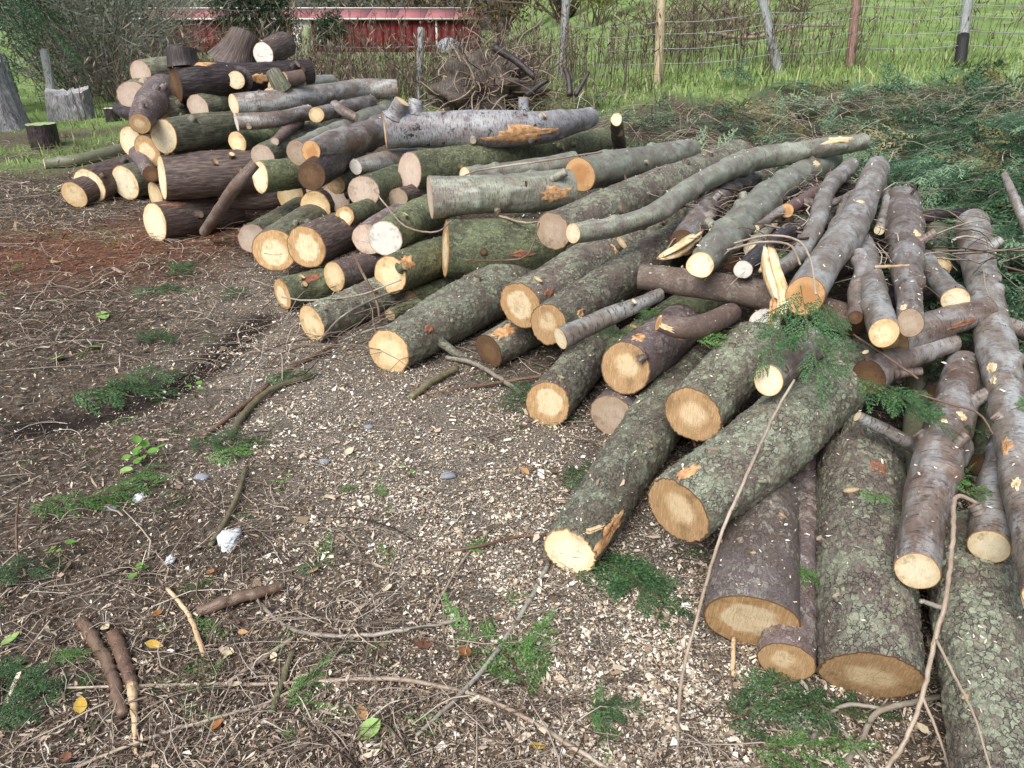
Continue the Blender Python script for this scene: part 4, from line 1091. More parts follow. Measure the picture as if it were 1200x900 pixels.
# ------------------------------------------------------------------ loose litter (stuff)
def polar_points(n, r0=1.1, r1=9.5, half=47, rng=RNG):
    r = np.exp(rng.uniform(math.log(r0), math.log(r1), n))
    a = np.radians(rng.uniform(-half, half, n))
    return r * np.sin(a), r * np.cos(a)


def tint_mat(name, stops, rough=0.85, spec=0.2, grain=True):
    n = NT(name)
    c = n.ramp(n.attr('tint', 'Fac'), stops)
    if grain:
        f = n.noise(n.pos(), 220, 2)
        c = n.mix(n.math('MULTIPLY', n.step(f, 0.45, 0.7), 0.35), c, n.mix(0.5, c, (0.03, 0.02, 0.015)))
    return n.done(c, rough, None, spec)


def flakes(x, y, ln, wd, rng, lift=0.006, tilt=0.45, base=None):
    n = len(x)
    z = (relief(x, y) if base is None else base) + rng.uniform(0, lift, n)
    a = rng.uniform(0, 2 * np.pi, n)
    d = np.stack([np.cos(a), np.sin(a), rng.normal(0, tilt, n)], 1)
    d /= np.linalg.norm(d, axis=1)[:, None]
    s = np.stack([-np.sin(a), np.cos(a), rng.normal(0, tilt, n)], 1)
    s /= np.linalg.norm(s, axis=1)[:, None]
    c = np.stack([x, y, z + 0.3 * wd], 1)
    ln = ln[:, None] / 2
    wd = wd[:, None] / 2
    sk = rng.uniform(0.5, 1.0, (n, 1))
    q1, q2 = rng.uniform(-0.9, 0.9, (n, 1)), rng.uniform(-0.9, 0.9, (n, 1))
    V = np.stack([c - d * ln - s * wd * (sk - 0.5), c + d * ln * q1 - s * wd, c + d * ln + s * wd * (sk - 0.5), c + d * ln * q2 + s * wd], 1).reshape(-1, 3)
    F = np.arange(4 * n).reshape(-1, 4)
    return V, F


def stuff_mesh(name, label, V, faces, tint, mat, smooth=False):
    o = link(name, mesh_np(name, V, faces, smooth, dict(tint=tint), [mat]))
    o['label'] = label
    o['category'] = name.replace('_', ' ')
    return kind(o, 'stuff')


rg = np.random.default_rng(3)
# pale sawdust and chips
x, y = polar_points(560000, 1.15, 7.5, 44, rg)
zc, zs, zr, zg = zones(x, y)
cl = fbm(np.stack([x * 9, y * 9, x * 0], 1), 3, 44)
keep = rg.random(len(x)) < (zc * np.clip(0.75 + 1.3 * cl, 0.08, 1) + 0.035 + 0.10 * zs)
x, y = x[keep], y[keep]
sz = rg.lognormal(0, 0.62, len(x))
V, F = flakes(x, y, 0.0053 * sz, 0.0031 * sz * rg.uniform(0.6, 1.4, len(x)), rg, 0.011, 0.35)
chip_m = tint_mat('wood_chip', [(0.0, lin(92, 76, 62)), (0.3, lin(166, 146, 122)), (0.6, lin(216, 202, 180)), (1.0, lin(242, 236, 224))], 0.8, 0.2, False)
stuff_mesh('wood_chips', 'pale sawdust and wood chips strewn before the log ends', V, [F], np.repeat(rg.random(len(x)) ** 1.1, 4), chip_m)
print('chips', len(x))
# brown leaf and bark litter
x, y = polar_points(215000, 1.15, 9.0, 47, rg)
zc, zs, zr, zg = zones(x, y)
keep = rg.random(len(x)) < np.clip(0.85 - 0.7 * zc - 0.75 * zs - 0.6 * zg, 0.08, 1)
x, y, zr = x[keep], y[keep], zr[keep]
sz = rg.lognormal(0, 0.45, len(x))
V, F = flakes(x, y, 0.013 * sz * (1 + zr), 0.0026 * sz * rg.uniform(0.5, 1.8, len(x)), rg, 0.016)
tt = rg.random(len(x)) ** 0.7 * 0.72
tt = np.where(rg.random(len(x)) < zr * 0.85, rg.uniform(0.75, 1.0, len(x)), tt)
lit_m = tint_mat('litter', [(0.0, lin(40, 35, 31)), (0.2, lin(80, 68, 58)), (0.38, lin(124, 104, 88)), (0.55, lin(166, 146, 126)), (0.70, lin(206, 192, 172)), (0.76, lin(96, 58, 42)), (1.0, lin(146, 96, 70))], 0.9, 0.15, False)
stuff_mesh('bark_litter', 'brown bark flakes and needle litter covering the ground', V, [F], np.repeat(tt, 4), lit_m)
print('litter', len(x))


def twig_mesh(x, y, ln, r, rng, arch=0.012, m=7, base=None, head=None, curl=1.0):
    n = len(x)
    a0 = rng.uniform(0, 2 * np.pi, n) if head is None else head
    k = np.arange(m) / (m - 1)
    curv = rng.normal(0, 0.9 * curl, n)
    curv2 = rng.normal(0, 1.4 * curl, n)
    ang = a0[:, None] + curv[:, None] * (k - 0.5) + curv2[:, None] * (k - 0.5) ** 2 + rng.normal(0, 0.13, (n, m))
    st = ln[:, None] / (m - 1)
    X = x[:, None] + np.cumsum(np.cos(ang) * st, 1) - st * m / 2 * np.cos(a0)[:, None]
    Y = y[:, None] + np.cumsum(np.sin(ang) * st, 1) - st * m / 2 * np.sin(a0)[:, None]
    Zb = relief(X, Y) if base is None else base(X, Y)
    # bridge the small lumps instead of following each one
    Zb = 0.5 * Zb + 0.5 * Zb.mean(1, keepdims=True)
    Z = Zb + r[:, None] * 1.2 + rng.uniform(0.0, 1, n)[:, None] * arch + np.sin(k * np.pi)[None] * rng.uniform(-0.3, 1.5, n)[:, None] * arch + (k - 0.5)[None] * rng.normal(0, arch * 1.2, n)[:, None]
    C = np.stack([X, Y, Z], -1)
    tap = (1 - 0.6 * k)[None] * r[:, None]
    Nn = np.stack([-np.sin(ang), np.cos(ang), np.zeros_like(ang)], -1)
    Bn = np.array([0, 0, 1.0])
    vs = []
    for t in (0.5, 0.5 + 2 * math.pi / 3, 0.5 + 4 * math.pi / 3):
        vs.append(C + tap[..., None] * (math.cos(t) * Nn + math.sin(t) * Bn))
    V = np.stack(vs, 2).reshape(-1, 3)
    gf = grid_faces(m, 3)
    F = (gf[None] + (np.arange(n) * m * 3)[:, None, None]).reshape(-1, 4)
    return V, F, m * 3


x, y = polar_points(10500, 1.15, 9.0, 47, rg)
zc, zs, zr, zg = zones(x, y)
keep = rg.random(len(x)) < np.clip(1.0 - 0.62 * zc - 0.7 * zs - 0.5 * zg, 0.1, 1) * np.where(x > 0.6, 0.5, 1.0)
x, y = x[keep], y[keep]
V, F, per = twig_mesh(x, y, rg.lognormal(math.log(0.15), 0.6, len(x)), rg.lognormal(math.log(0.00125), 0.5, len(x)), rg, 0.016, 6)
twig_m = tint_mat('twig', [(0.0, lin(58, 48, 42)), (0.3, lin(100, 86, 76)), (0.55, lin(138, 124, 112)), (0.8, lin(176, 162, 146)), (1.0, lin(206, 196, 180))], 0.8, 0.2, False)
stuff_mesh('fallen_twigs', 'tangle of thin dead twigs strewn over the ground', V, [F], np.repeat(rg.random(len(x)) ** 1.2, per), twig_m, True)

# farther litter at the left of the pile: straw, red shreds
x = rg.uniform(-6.5, -1.2, 42000)
y = rg.uniform(3.8, 9.0, 42000)
zc, zs, zr, zg = zones(x, y)
k = (rg.random(len(x)) < np.clip(0.8 - zs - 0.5 * zg - 0.5 * zc, 0.05, 1))
x, y, zr = x[k], y[k], zr[k]
sz = rg.lognormal(0, 0.5, len(x))
V, F = flakes(x, y, 0.030 * sz, 0.0052 * sz, rg, 0.025, 0.3)
tt = np.where(rg.random(len(x)) < zr * 0.8, rg.uniform(0.74, 1.0, len(x)), rg.random(len(x)) * 0.72)
stuff_mesh('shredded_litter', 'straw and reddish bark shreds on the ground left of the pile', V, [F], np.repeat(tt, 4), lit_m)
x = rg.uniform(-6.0, -1.0, 1700)
y = rg.uniform(3.6, 8.5, 1700)
V, F, per = twig_mesh(x, y, rg.lognormal(math.log(0.25), 0.5, len(x)), rg.uniform(0.0016, 0.004, len(x)), rg, 0.03)
stuff_mesh('left_twigs', 'dry twigs on the ground left of the log ends', V, [F], np.repeat(rg.random(len(x)), per), twig_m, True)

# sawdust flecks and needles lying on top of the logs
fx = []
for key, inf in LOGS.items():
    nl_, nr_ = inf['RR'].shape
    dep = depth_of(inf['C'].mean(0))
    area = inf['L'][-1] * inf['R'].mean()
    m = int(min(420, 2600 * area * (3.0 / dep) ** 1.3) * rg.uniform(0.3, 1.0))
    if m < 4:
        continue
    i = rg.integers(0, nl_, m * 2)
    j = rg.integers(0, nr_, m * 2)
    nn = np.cos(inf['th'][j])[:, None] * inf['N'][i] + np.sin(inf['th'][j])[:, None] * inf['B'][i]
    ok = nn[:, 2] > rg.uniform(0.25, 0.95, m * 2)
    fx.append((inf['C'][i] + nn * (inf['RR'][i, j][:, None] + 0.001))[ok])
fx = np.vstack(fx)
sz = rg.lognormal(0, 0.45, len(fx))
V, F = flakes(fx[:, 0], fx[:, 1], 0.0085 * sz, 0.0034 * sz, rg, 0.003, 0.5, fx[:, 2])
stuff_mesh('log_sawdust', 'pale sawdust flecks scattered on top of the logs', V, [F], np.repeat(rg.random(len(fx)), 4), chip_m)
print('log flecks', len(fx))

# ------------------------------------------------------------------ cypress foliage
def frond(L, seed, fine=1.0, wid=0.5, kw=1.0):
    rg = np.random.default_rng(seed)
    V, tint = [], []

    def kite(b, d, s, w, t):
        n_ = np.array([-d[1], d[0], 0])
        n_ = n_ / (np.linalg.norm(n_) + 1e-9)
        up = np.array([0, 0, rg.normal(0, 0.25) * s])
        V.extend([b, b + d * s * 0.4 + n_ * w / 2 + up * 0.3, b + d * s + up, b + d * s * 0.4 - n_ * w / 2 + up * 0.3])
        tint.extend([t] * 4)
    ns = int(22 * fine)
    bend = rg.normal(0, 0.25)
    for k in range(ns):
        f = (k + 0.5) / ns
        ax = np.array([L * f, L * bend * f * f, -L * 0.12 * f * f])
        side = 1 if k % 2 else -1
        ln = L * wid * (1.15 - f) * (0.35 + 0.65 * min(1, f * 5)) * rg.uniform(0.8, 1.15)
        a = side * math.radians(rg.uniform(42, 58) - 12 * f) + bend * f
        m = max(3, int(ln / (L * 0.028) * fine))
        p = ax.copy()
        zd = rg.normal(0.0, 0.12)
        for q in range(m):
            g = q / m
            aa = a - side * 0.45 * g
            d = np.array([math.cos(aa), math.sin(aa), zd - 0.25 * g])
            stp = ln / m
            s2 = (1 if q % 2 else -1)
            da = aa + s2 * math.radians(38)
            dd = np.array([math.cos(da), math.sin(da), zd - 0.2 * g])
            t = rg.random()
            kite(p, dd, L * 0.085 * (1.2 - g) * rg.uniform(0.7, 1.2), kw * L * 0.030 / max(fine, 0.6), t)
            kite(p, d, stp * 1.7, kw * L * 0.020 / max(fine, 0.6), t * 0.8)
            p = p + d * stp
    V = np.array(V)
    return V, np.arange(len(V)).reshape(-1, 4), np.array(tint)


def rotm(yaw, pitch, roll):
    cy, sy, cp, sp, cr, sr = math.cos(yaw), math.sin(yaw), math.cos(pitch), math.sin(pitch), math.cos(roll), math.sin(roll)
    Rz = np.array([[cy, -sy, 0], [sy, cy, 0], [0, 0, 1]])
    Ry = np.array([[cp, 0, -sp], [0, 1, 0], [sp, 0, cp]])
    Rx = np.array([[1, 0, 0], [0, cr, -sr], [0, sr, cr]])
    return Rz @ Ry @ Rx


def foliage_mat(name, a, b, cc, tr=0.15):
    n = NT(name)
    t = n.attr('tint', 'Fac')
    c = n.ramp(t, [(0.0, a), (0.55, b), (1.0, cc)])
    r = n.rand()
    hsv = n.t.nodes.new('ShaderNodeHueSaturation')
    n.set(hsv.inputs['Color'], c)
    n.set(hsv.inputs['Value'], n.math('ADD', n.math('MULTIPLY', r, 0.5), 0.85))
    tl = n.t.nodes.new('ShaderNodeBsdfTranslucent')
    n.set(tl.inputs['Color'], hsv.outputs[0])
    mx = n.t.nodes.new('ShaderNodeMixShader')
    mx.inputs[0].default_value = tr
    n.t.links.new(n.b.outputs[0], mx.inputs[1])
    n.t.links.new(tl.outputs[0], mx.inputs[2])
    n.t.links.new(mx.outputs[0], n.out.inputs[0])
    return n.done(hsv.outputs[0], 0.55, None, 0.35)


FOL = {
    'dark': foliage_mat('cypress_dark', (0.018, 0.048, 0.016), (0.040, 0.098, 0.034), (0.09, 0.175, 0.065)),
    'blue': foliage_mat('cypress_blue_green', (0.014, 0.042, 0.020), (0.060, 0.128, 0.066), (0.24, 0.35, 0.21)),
    'bright': foliage_mat('cypress_bright', (0.04, 0.10, 0.024), (0.08, 0.18, 0.04), (0.15, 0.27, 0.08)),
}
STEM = tint_mat('green_stem', [(0.0, lin(78, 66, 44)), (1.0, lin(112, 100, 62))], 0.7)

FR = [frond(1.0, 40 + i, 0.78, 0.48 + 0.05 * i) for i in range(4)]
FRC = [frond(1.0, 60 + i, 0.62, 0.5, 0.55) for i in range(4)]
FRH = [frond(1.0, 80 + i, 1.05, 0.32 + 0.05 * i, 0.52) for i in range(4)]


def make_bough_meshes(seed, L, folm, simple=False):
    rg = np.random.default_rng(seed)
    k = 12
    t = np.linspace(0, 1, k)
    bend = rg.normal(0, 0.25)
    C = np.stack([L * t, L * bend * t * t, L * 0.05 * np.sin(t * 3) - L * 0.10 * t * t], 1)
    V, F, rest = tube(C, L * (0.0065 - 0.005 * t), 6, 0.08, seed)
    stem = mesh_np('stem', V, F, True, dict(tint=np.full(len(V), rg.random())), [STEM])
    parts = []
    nf = 7 if simple else 9
    for i in range(nf):
        f = 0.10 + 0.9 * i / (nf - 1)
        p = np.array([np.interp(f, t, C[:, q]) for q in range(3)])
        side = 1 if i % 2 else -1
        yaw = (side * math.radians(rg.uniform(30, 52)) if i < nf - 1 else 0) + bend * f * 2
        fr = FR[i % 4] if not simple else FRC[i % 4]
        sc = L * (0.50 - 0.17 * f) * rg.uniform(0.85, 1.15) if i < nf - 1 else L * 0.42
        M = rotm(yaw, rg.normal(-0.08, 0.13), rg.normal(0, 0.3)) * sc
        parts.append((fr[0] @ M.T + p, [fr[1]], fr[2]))
    V, F, tt = merge(parts)
    fol = mesh_np('foliage', V, F, False, dict(tint=tt), [folm])
    return stem, fol


BOUGH = {(k, i): make_bough_meshes(100 + i * 7 + len(k), 1.0, FOL[k]) for k in ('dark', 'blue', 'bright') for i in range(2)}


def put_bough(name, label, kindk, var, p, yaw, pitch, roll, scale, group=None):
    stem, fol = BOUGH[(kindk, var)]
    o = thing(name, label, 'foliage', p, group)
    o.rotation_mode = 'XYZ'
    o.rotation_euler = (roll, -pitch, yaw)
    o.scale = (scale,) * 3
    link('stem', stem, o)
    link('foliage', fol, o)
    return o


# ------------------------------------------------------------------ green heap behind the logs: the mass ...
rg = np.random.default_rng(8)
parts = []
cnt = 0
while cnt < 950:
    hx, hy = rg.uniform(0.6, 7.0), rg.uniform(2.6, 10.6)
    h = float(heap(hx, hy))
    if h < 0.12 or rg.random() > 1.5 / math.hypot(hx, hy) * 3.0:
        continue
    if abs(hx / hy) > 0.82 or (hy > 7.3 and hx < 3.6 and rg.random() < 0.62):
        continue
    near = hx / hy > 0.36 and hy < 8.2
    fr = FRH[cnt % 4] if near else FRC[cnt % 4]
    if near:                                  # boughs draped down towards the logs
        if rg.random() < 0.25:
            continue
        M = rotm(rg.normal(-2.1, 0.9), rg.normal(-0.25, 0.28), rg.normal(0, 0.3)) * rg.uniform(0.40, 0.80)
    else:
        M = rotm(rg.uniform(0, 6.28), rg.normal(-0.05, 0.4), rg.normal(0, 0.6)) * rg.uniform(0.25, 0.55)
    z = float(relief(hx, hy)) + rg.uniform(0.0, 0.24)
    parts.append((fr[0] @ M.T + np.array([hx, hy, z]), [fr[1]], fr[2] * 0.28 + rg.random() ** 1.3 * 0.85))
    cnt += 1
V, F, tt = merge(parts)
stuff_mesh('cut_greenery', 'heap of cut blue-green cypress sprays behind the logs', V, F, np.clip(tt, 0, 1), FOL['blue'])
print('greenery quads', len(F[0]))
WILT = foliage_mat('wilted_foliage', (0.06, 0.05, 0.02), (0.14, 0.12, 0.05), (0.24, 0.22, 0.11))
parts = []
while len(parts) < 260:
    hx, hy = rg.uniform(0.6, 6.5), rg.uniform(2.8, 11.2)
    if float(heap(hx, hy)) < 0.08 or abs(hx / hy) > 0.8:
        continue
    fr = FRC[len(parts) % 4]
    M = rotm(rg.uniform(0, 6.28), rg.normal(-0.1, 0.35), rg.normal(0, 0.5)) * rg.uniform(0.2, 0.55)
    parts.append((fr[0] @ M.T + np.array([hx, hy, float(relief(hx, hy)) + rg.uniform(0.02, 0.26)]), [fr[1]], np.clip(fr[2] * 0.7 + rg.uniform(-0.2, 0.3), 0, 1)))
V, F, tt = merge(parts)
stuff_mesh('wilted_greenery', 'wilted olive-brown sprays mixed into the heap of greenery', V, F, tt, WILT)
# bare twigs sticking through the heap
x = rg.uniform(0.6, 6, 1300)
y = np.concatenate([rg.uniform(2.8, 10.8, 600), rg.uniform(6.8, 10.8, 700)])
k = (heap(x, y) > 0.1)
x, y = x[k], y[k]
V, F, per = twig_mesh(x, y, rg.uniform(0.3, 1.0, len(x)), rg.uniform(0.002, 0.006, len(x)), rg, 0.09, 7, lambda a, b: relief(a, b) + 0.08)
stuff_mesh('bare_heap_twigs', 'grey bare twigs poking out of the heap of greenery', V, [F], np.repeat(rg.uniform(0.3, 1, len(x)), per), twig_m, True)
# ... and boughs one can pick out on top of it
heap_spots = [(1075, 165), (1120, 150), (1160, 120), (1180, 160), (1100, 205), (1140, 215), (1185, 215), (1110, 232), (1150, 270), (1185, 300), (1060, 190), (1045, 150),
              (1190, 95), (1170, 90), (1010, 140), (940, 130), (850, 135), (760, 150), (720, 118), (1130, 180), (1165, 245),
              (1090, 140), (960, 105), (860, 98), (1195, 350), (1182, 390), (1190, 260), (1150, 135)]
ANCH = [('below the black-footed fence post', 1127, 100), ('beside the white-tipped thin stick', 1170, 215), ('behind the tip of the long curved pole', 1020, 150), ('just above the broad silver limb', 1045, 185),
        ('right of the brown-silver limb', 1100, 225), ('above the long silver limb at the right edge', 1150, 255), ('before the leaning grey fence post', 900, 110), ('before the tan fence post', 770, 115),
        ('before the rough brown fence post', 985, 112), ('behind the dark broken stub', 735, 150), ('in the right corner under the field', 1190, 110), ('at the right edge beside the long silver limb', 1190, 350), ('halfway between pole tip and white-tipped stick', 1100, 165)]
taken = set()
for i, (u, v) in enumerate(heap_spots):
    d = ray(u, v)
    p = None
    for t in np.arange(2.0, 16, 0.02):
        q = np.array([0, 0, CAMZ]) + d * t
        if q[2] < float(relief(q[0], q[1])) + 0.14:
            p = q
            break
    if p is None:
        continue
    order_ = sorted(ANCH, key=lambda q: math.hypot(q[1] - u, q[2] - v))
    pick = None
    for q in order_[:2]:
        for kk in (('dark', 'blue') if i % 3 == 0 else ('blue', 'dark')):
            if pick is None and (q[0], kk) not in taken:
                pick = (q[0], kk)
    if pick is None:
        continue
    taken.add(pick)
    put_bough('cypress_bough', ('dark green' if pick[1] == 'dark' else 'paler blue-green') + ' cypress bough on the heap ' + pick[0], pick[1], i % 2, p + np.array([0, 0, 0.03]),
              rg.uniform(-2.6, 0.4) if u > 1030 else rg.uniform(0, 6.28), rg.normal(0.05, 0.15), rg.normal(0, 0.3), rg.uniform(0.55, 1.05),
              'cypress boughs on the heap')

# ------------------------------------------------------------------ single fronds lying about (photo place, height over ground, heading, size)
ground_fronds = [
    (-55, 868, 0.02, 0.55, 0.24, 'dark', 'dark green frond in the bottom left corner'),
    (-70, 812, 0.03, 0.1, 0.24, 'dark', 'dark green frond above the one in the bottom left corner'),
    (-40, 690, 0.02, 0.2, 0.22, 'dark', 'dark green frond at the left edge above the bottom left corner'),
    (62, 768, 0.01, -0.5, 0.10, 'bright', 'little green sprig left of the two thick sticks'),
    (330, 838, 0.01, 0.9, 0.15, 'bright', 'green frond under the long thin stick, lower left'),
    (75, 465, 0.02, 0.3, 0.38, 'dark', 'dark green frond beside the black soil strip'),
    (120, 452, 0.03, 0.2, 0.30, 'dark', 'green frond tip overlapping the black soil strip'),
    (150, 345, 0.03, 0.1, 0.40, 'dark', 'green frond lying on red bark litter left of the pile'),
    (203, 335, 0.04, 1.6, 0.36, 'dark', 'green frond pointing up at the dark reddish ground log'),
    (160, 395, 0.03, -0.4, 0.24, 'dark', 'small dark frond above the black soil strip'),
    (222, 520, 0.02, -0.3, 0.26, 'dark', 'dark frond beside the brown stick in the middle left'),
    (235, 545, 0.02, 0.4, 0.26, 'bright', 'bright green frond below the dark one in the middle left'),
    (90, 600, 0.02, 0.35, 0.24, 'bright', 'yellow-green frond among twigs at the left'),
    (135, 585, 0.02, 0.8, 0.20, 'bright', 'bright frond tip pointing up among twigs at the left'),
    (35, 605, 0.02, 0.0, 0.24, 'bright', 'flattened olive frond near the left edge'),
    (622, 835, 0.02, 1.75, 0.30, 'bright', 'bright green frond on sawdust at the bottom centre'),
    (610, 790, 0.03, 0.9, 0.16, 'bright', 'small bright frond crossing the grey stick'),
    (660, 655, 0.02, -0.5, 0.34, 'dark', 'dark green frond under the cut end of the furthest-out log'),
    (720, 645, 0.02, -1.4, 0.30, 'dark', 'dark frond spread right of the furthest-out log end'),
    (655, 580, 0.02, 0.9, 0.22, 'dark', 'narrow dark frond along the left of the furthest-out log'),
    (840, 870, 0.02, 0.5, 0.28, 'dark', 'dark green frond at the bottom right on the ground'),
    (900, 850, 0.02, 0.2, 0.24, 'dark', 'green frond below the slim purple-red log end'),
    (870, 890, 0.02, -0.2, 0.22, 'bright', 'brighter frond at the bottom edge right of centre'),
    (308, 455, 0.03, 0.5, 0.20, 'dark', 'dark frond under the brown stick left of the sawdust'),
    (350, 350, 0.03, 0.2, 0.22, 'dark', 'dark sprig beneath the low middle log ends'),
    (375, 365, 0.02, 0.9, 0.18, 'bright', 'green sprig beside the twig-covered log'),
    (575, 485, 0.02, 0.6, 0.30, 'dark', 'dark sprig in the shade before the short dark-faced log'),
    (440, 590, 0.01, 1.2, 0.09, 'bright', 'tiny green sprig on the open sawdust'),
    (395, 580, 0.01, 0.2, 0.07, 'bright', 'tiniest bright sprig left on the open sawdust'),
    (540, 650, 0.01, 0.5, 0.12, 'bright', 'small green sprig left of the furthest-out log end'),
    (250, 355, 0.03, 0.7, 0.22, 'dark', 'dark sprig at the foot of the leaning brown branch'),
    (685, 845, 0.01, 0.2, 0.14, 'dark', 'dark sprig right of the bright bottom centre frond'),
    (700, 880, 0.01, 1.2, 0.14, 'bright', 'bright sprig at the bottom edge right of the bright frond'),
    (345, 670, 0.01, 0.3, 0.12, 'dark', 'dark sprig beside the thick dark stick'),
]
for i, (u, v, h, yaw, sc, kk, lab) in enumerate(ground_fronds):
    p = on_ground(u, v)
    p[2] = float(relief(p[0], p[1])) + h + 0.012
    put_bough('cypress_frond', lab, kk, i % 2, p, yaw, 0.02, 0.05 * math.sin(i * 3), sc, 'cypress fronds fallen on the ground')
hang = [
    (938, 335, 0.80, -1.65, -0.75, 0.30, 'dark', 'green frond hanging over the orange-faced silver limb'),
    (922, 350, 0.76, -2.0, -0.8, 0.22, 'dark', 'green frond drooping left of the hanging one over the pale log face'),
    (958, 345, 0.76, -1.35, -0.7, 0.20, 'dark', 'green frond drooping right of the hanging one'),
    (1000, 440, 0.54, -0.75, -0.15, 0.26, 'dark', 'green frond lying over the far end of the thickest log'),
    (1015, 455, 0.50, -0.5, -0.2, 0.26, 'dark', 'dark green frond covering the gap behind the thickest log'),
    (812, 400, 0.44, 0.5, 0.0, 0.22, 'bright', 'bright green frond behind the wide oval log'),
    (770, 372, 0.40, 1.9, 0.05, 0.18, 'bright', 'green frond above the purple-grey log'),
    (1085, 445, 0.26, 0.7, 0.1, 0.26, 'dark', 'dark green frond inside the gap by the olive limb'),
    (1110, 432, 0.26, 2.2, 0.1, 0.24, 'dark', 'dark green frond under the gnarled brown branch'),
    (1100, 565, 0.38, 0.1, 0.0, 0.12, 'bright', 'small pale sprig on the crooked pinkish-silver limb'),
    (1125, 575, 0.38, -0.2, 0.0, 0.12, 'bright', 'small pale sprig in the gap beside the crooked limb'),
    (1003, 575, 0.34, -0.6, 0.0, 0.11, 'bright', 'small sprig stuck on the stout scaly log'),
    (1185, 480, 0.50, 0.3, 0.0, 0.16, 'bright', 'small green sprig across the long silver limb'),
    (920, 655, 0.15, -1.3, 0.0, 0.12, 'bright', 'small sprig stuck between the two purple logs'),
    (1035, 310, 0.64, -0.2, 0.1, 0.14, 'bright', 'small bright sprig between two silver limbs'),
    (905, 300, 0.66, 0.6, 0.0, 0.16, 'dark', 'dark sprig tucked beside the upright splintered wood'),
    (925, 255, 0.66, 0.2, 0.0, 0.14, 'bright', 'small sprig beside the red-brown limb piece'),
    (1000, 260, 0.60, -0.4, 0.0, 0.16, 'dark', 'dark sprig right of the S-curved limb'),
    (1095, 395, 0.46, 0.3, 0.0, 0.2, 'dark', 'dark sprig under the crosswise purple limb'),
    (1190, 640, 0.2, 0.6, 0.0, 0.12, 'dark', 'small dark sprig at the right edge beside the corner log'),
    (690, 395, 0.3, 0.4, 0.0, 0.2, 'dark', 'dark sprig under the blue-grey branch'),
    (745, 372, 0.36, 0.8, 0.0, 0.2, 'dark', 'dark sprig in shade under the reddish pole'),
]
for i, (u, v, h, yaw, pit, sc, kk, lab) in enumerate(hang):
    put_bough('cypress_frond', lab, kk, i % 2, at_height(u, v, h), yaw, pit, 0.1 * math.sin(i * 5), sc, 'cypress fronds caught on the logs')

# small crushed scraps of greenery nobody could count
rg = np.random.default_rng(55)
parts = []
x, y = polar_points(300, 1.3, 7.0, 46, rg)
zc, zs, zr, zg = zones(x, y)
for i in range(300):
    if rg.random() < 0.75 * zc[i] or (x[i] > 0.3 and rg.random() < 0.6):
        continue
    fr = FRC[i % 4]
    M = rotm(rg.uniform(0, 6.28), rg.normal(0, 0.12), rg.normal(0, 0.25)) * rg.uniform(0.05, 0.17)
    parts.append((fr[0] @ M.T + np.array([x[i], y[i], float(relief(x[i], y[i])) + 0.008]), [fr[1]], np.clip(fr[2] * 0.5 + rg.uniform(-0.2, 0.4), 0, 1)))
V, F, tt = merge(parts)
stuff_mesh('green_scraps', 'crushed scraps of green cypress scattered over the litter', V, F, tt, FOL['bright'])

# ------------------------------------------------------------------ single sticks
STICK = {
    'pale': bark_smooth('stick_pale', lin(156, 140, 122), lin(132, 114, 98), lin(100, 84, 72), lin(172, 162, 148), 0.3, 0.15),
    'grey': bark_smooth('stick_grey', lin(150, 146, 134), lin(128, 118, 106), lin(84, 74, 66), lin(158, 158, 148), 0.3, 0.2),
    'brown': bark_smooth('stick_brown', lin(112, 88, 72), lin(96, 72, 58), lin(62, 46, 38), lin(124, 104, 88), 0.3, 0.3),
    'green': bark_smooth('stick_greenish', lin(112, 108, 80), lin(96, 88, 66), lin(64, 54, 42), lin(124, 124, 96), 0.3, 0.3),
    'bare': bark_smooth('stick_stripped', lin(196, 172, 138), lin(170, 136, 100), lin(104, 76, 56), lin(204, 188, 158), 0.3, 0.35),
}


def stick(label, pts, mat, name='stick', group='sticks lying about', tips=None):
    """pts (u, v, height over the ground or absolute when a tuple, radius px)"""
    P = []
    for u, v, h, r in pts:
        if isinstance(h, tuple):
            p = at_height(u, v, h[0])
        else:
            p = on_ground(u, v)
            p[2] = float(relief(p[0], p[1])) + h
            # keep it under the same spot of the photograph
            d = ray(u, v)
            p = np.array([0, 0, CAMZ]) + d * ((p[2] - CAMZ) / d[2])
        P.append([*p, r * (0.68 if r < 6.6 else 0.9) * depth_of(p) / 900.0])
    n_ = max(8, 7 * len(pts))
    D = catmull(P, n_)
    rr = np.random.default_rng(int(pts[0][0] * 7 + pts[0][1]))
    D[1:-1, :3] += rr.normal(0, 0.12, (n_ - 2, 3)) * D[1:-1, 3:4]
    V, F, rest = tube(D[:, :3], D[:, 3], 9, 0.05, int(pts[0][0]))
    loc = D[:, :3].mean(0)
    loc[2] = D[:, 2].min()
    o = link(name, mesh_np(name, V - loc, F, True, dict(rest=rest * np.array([1.5, 1.5, 0.22]) + pts[0][0]), [STICK[mat]]), None, loc)
    return tag(o, label, 'stick', group)


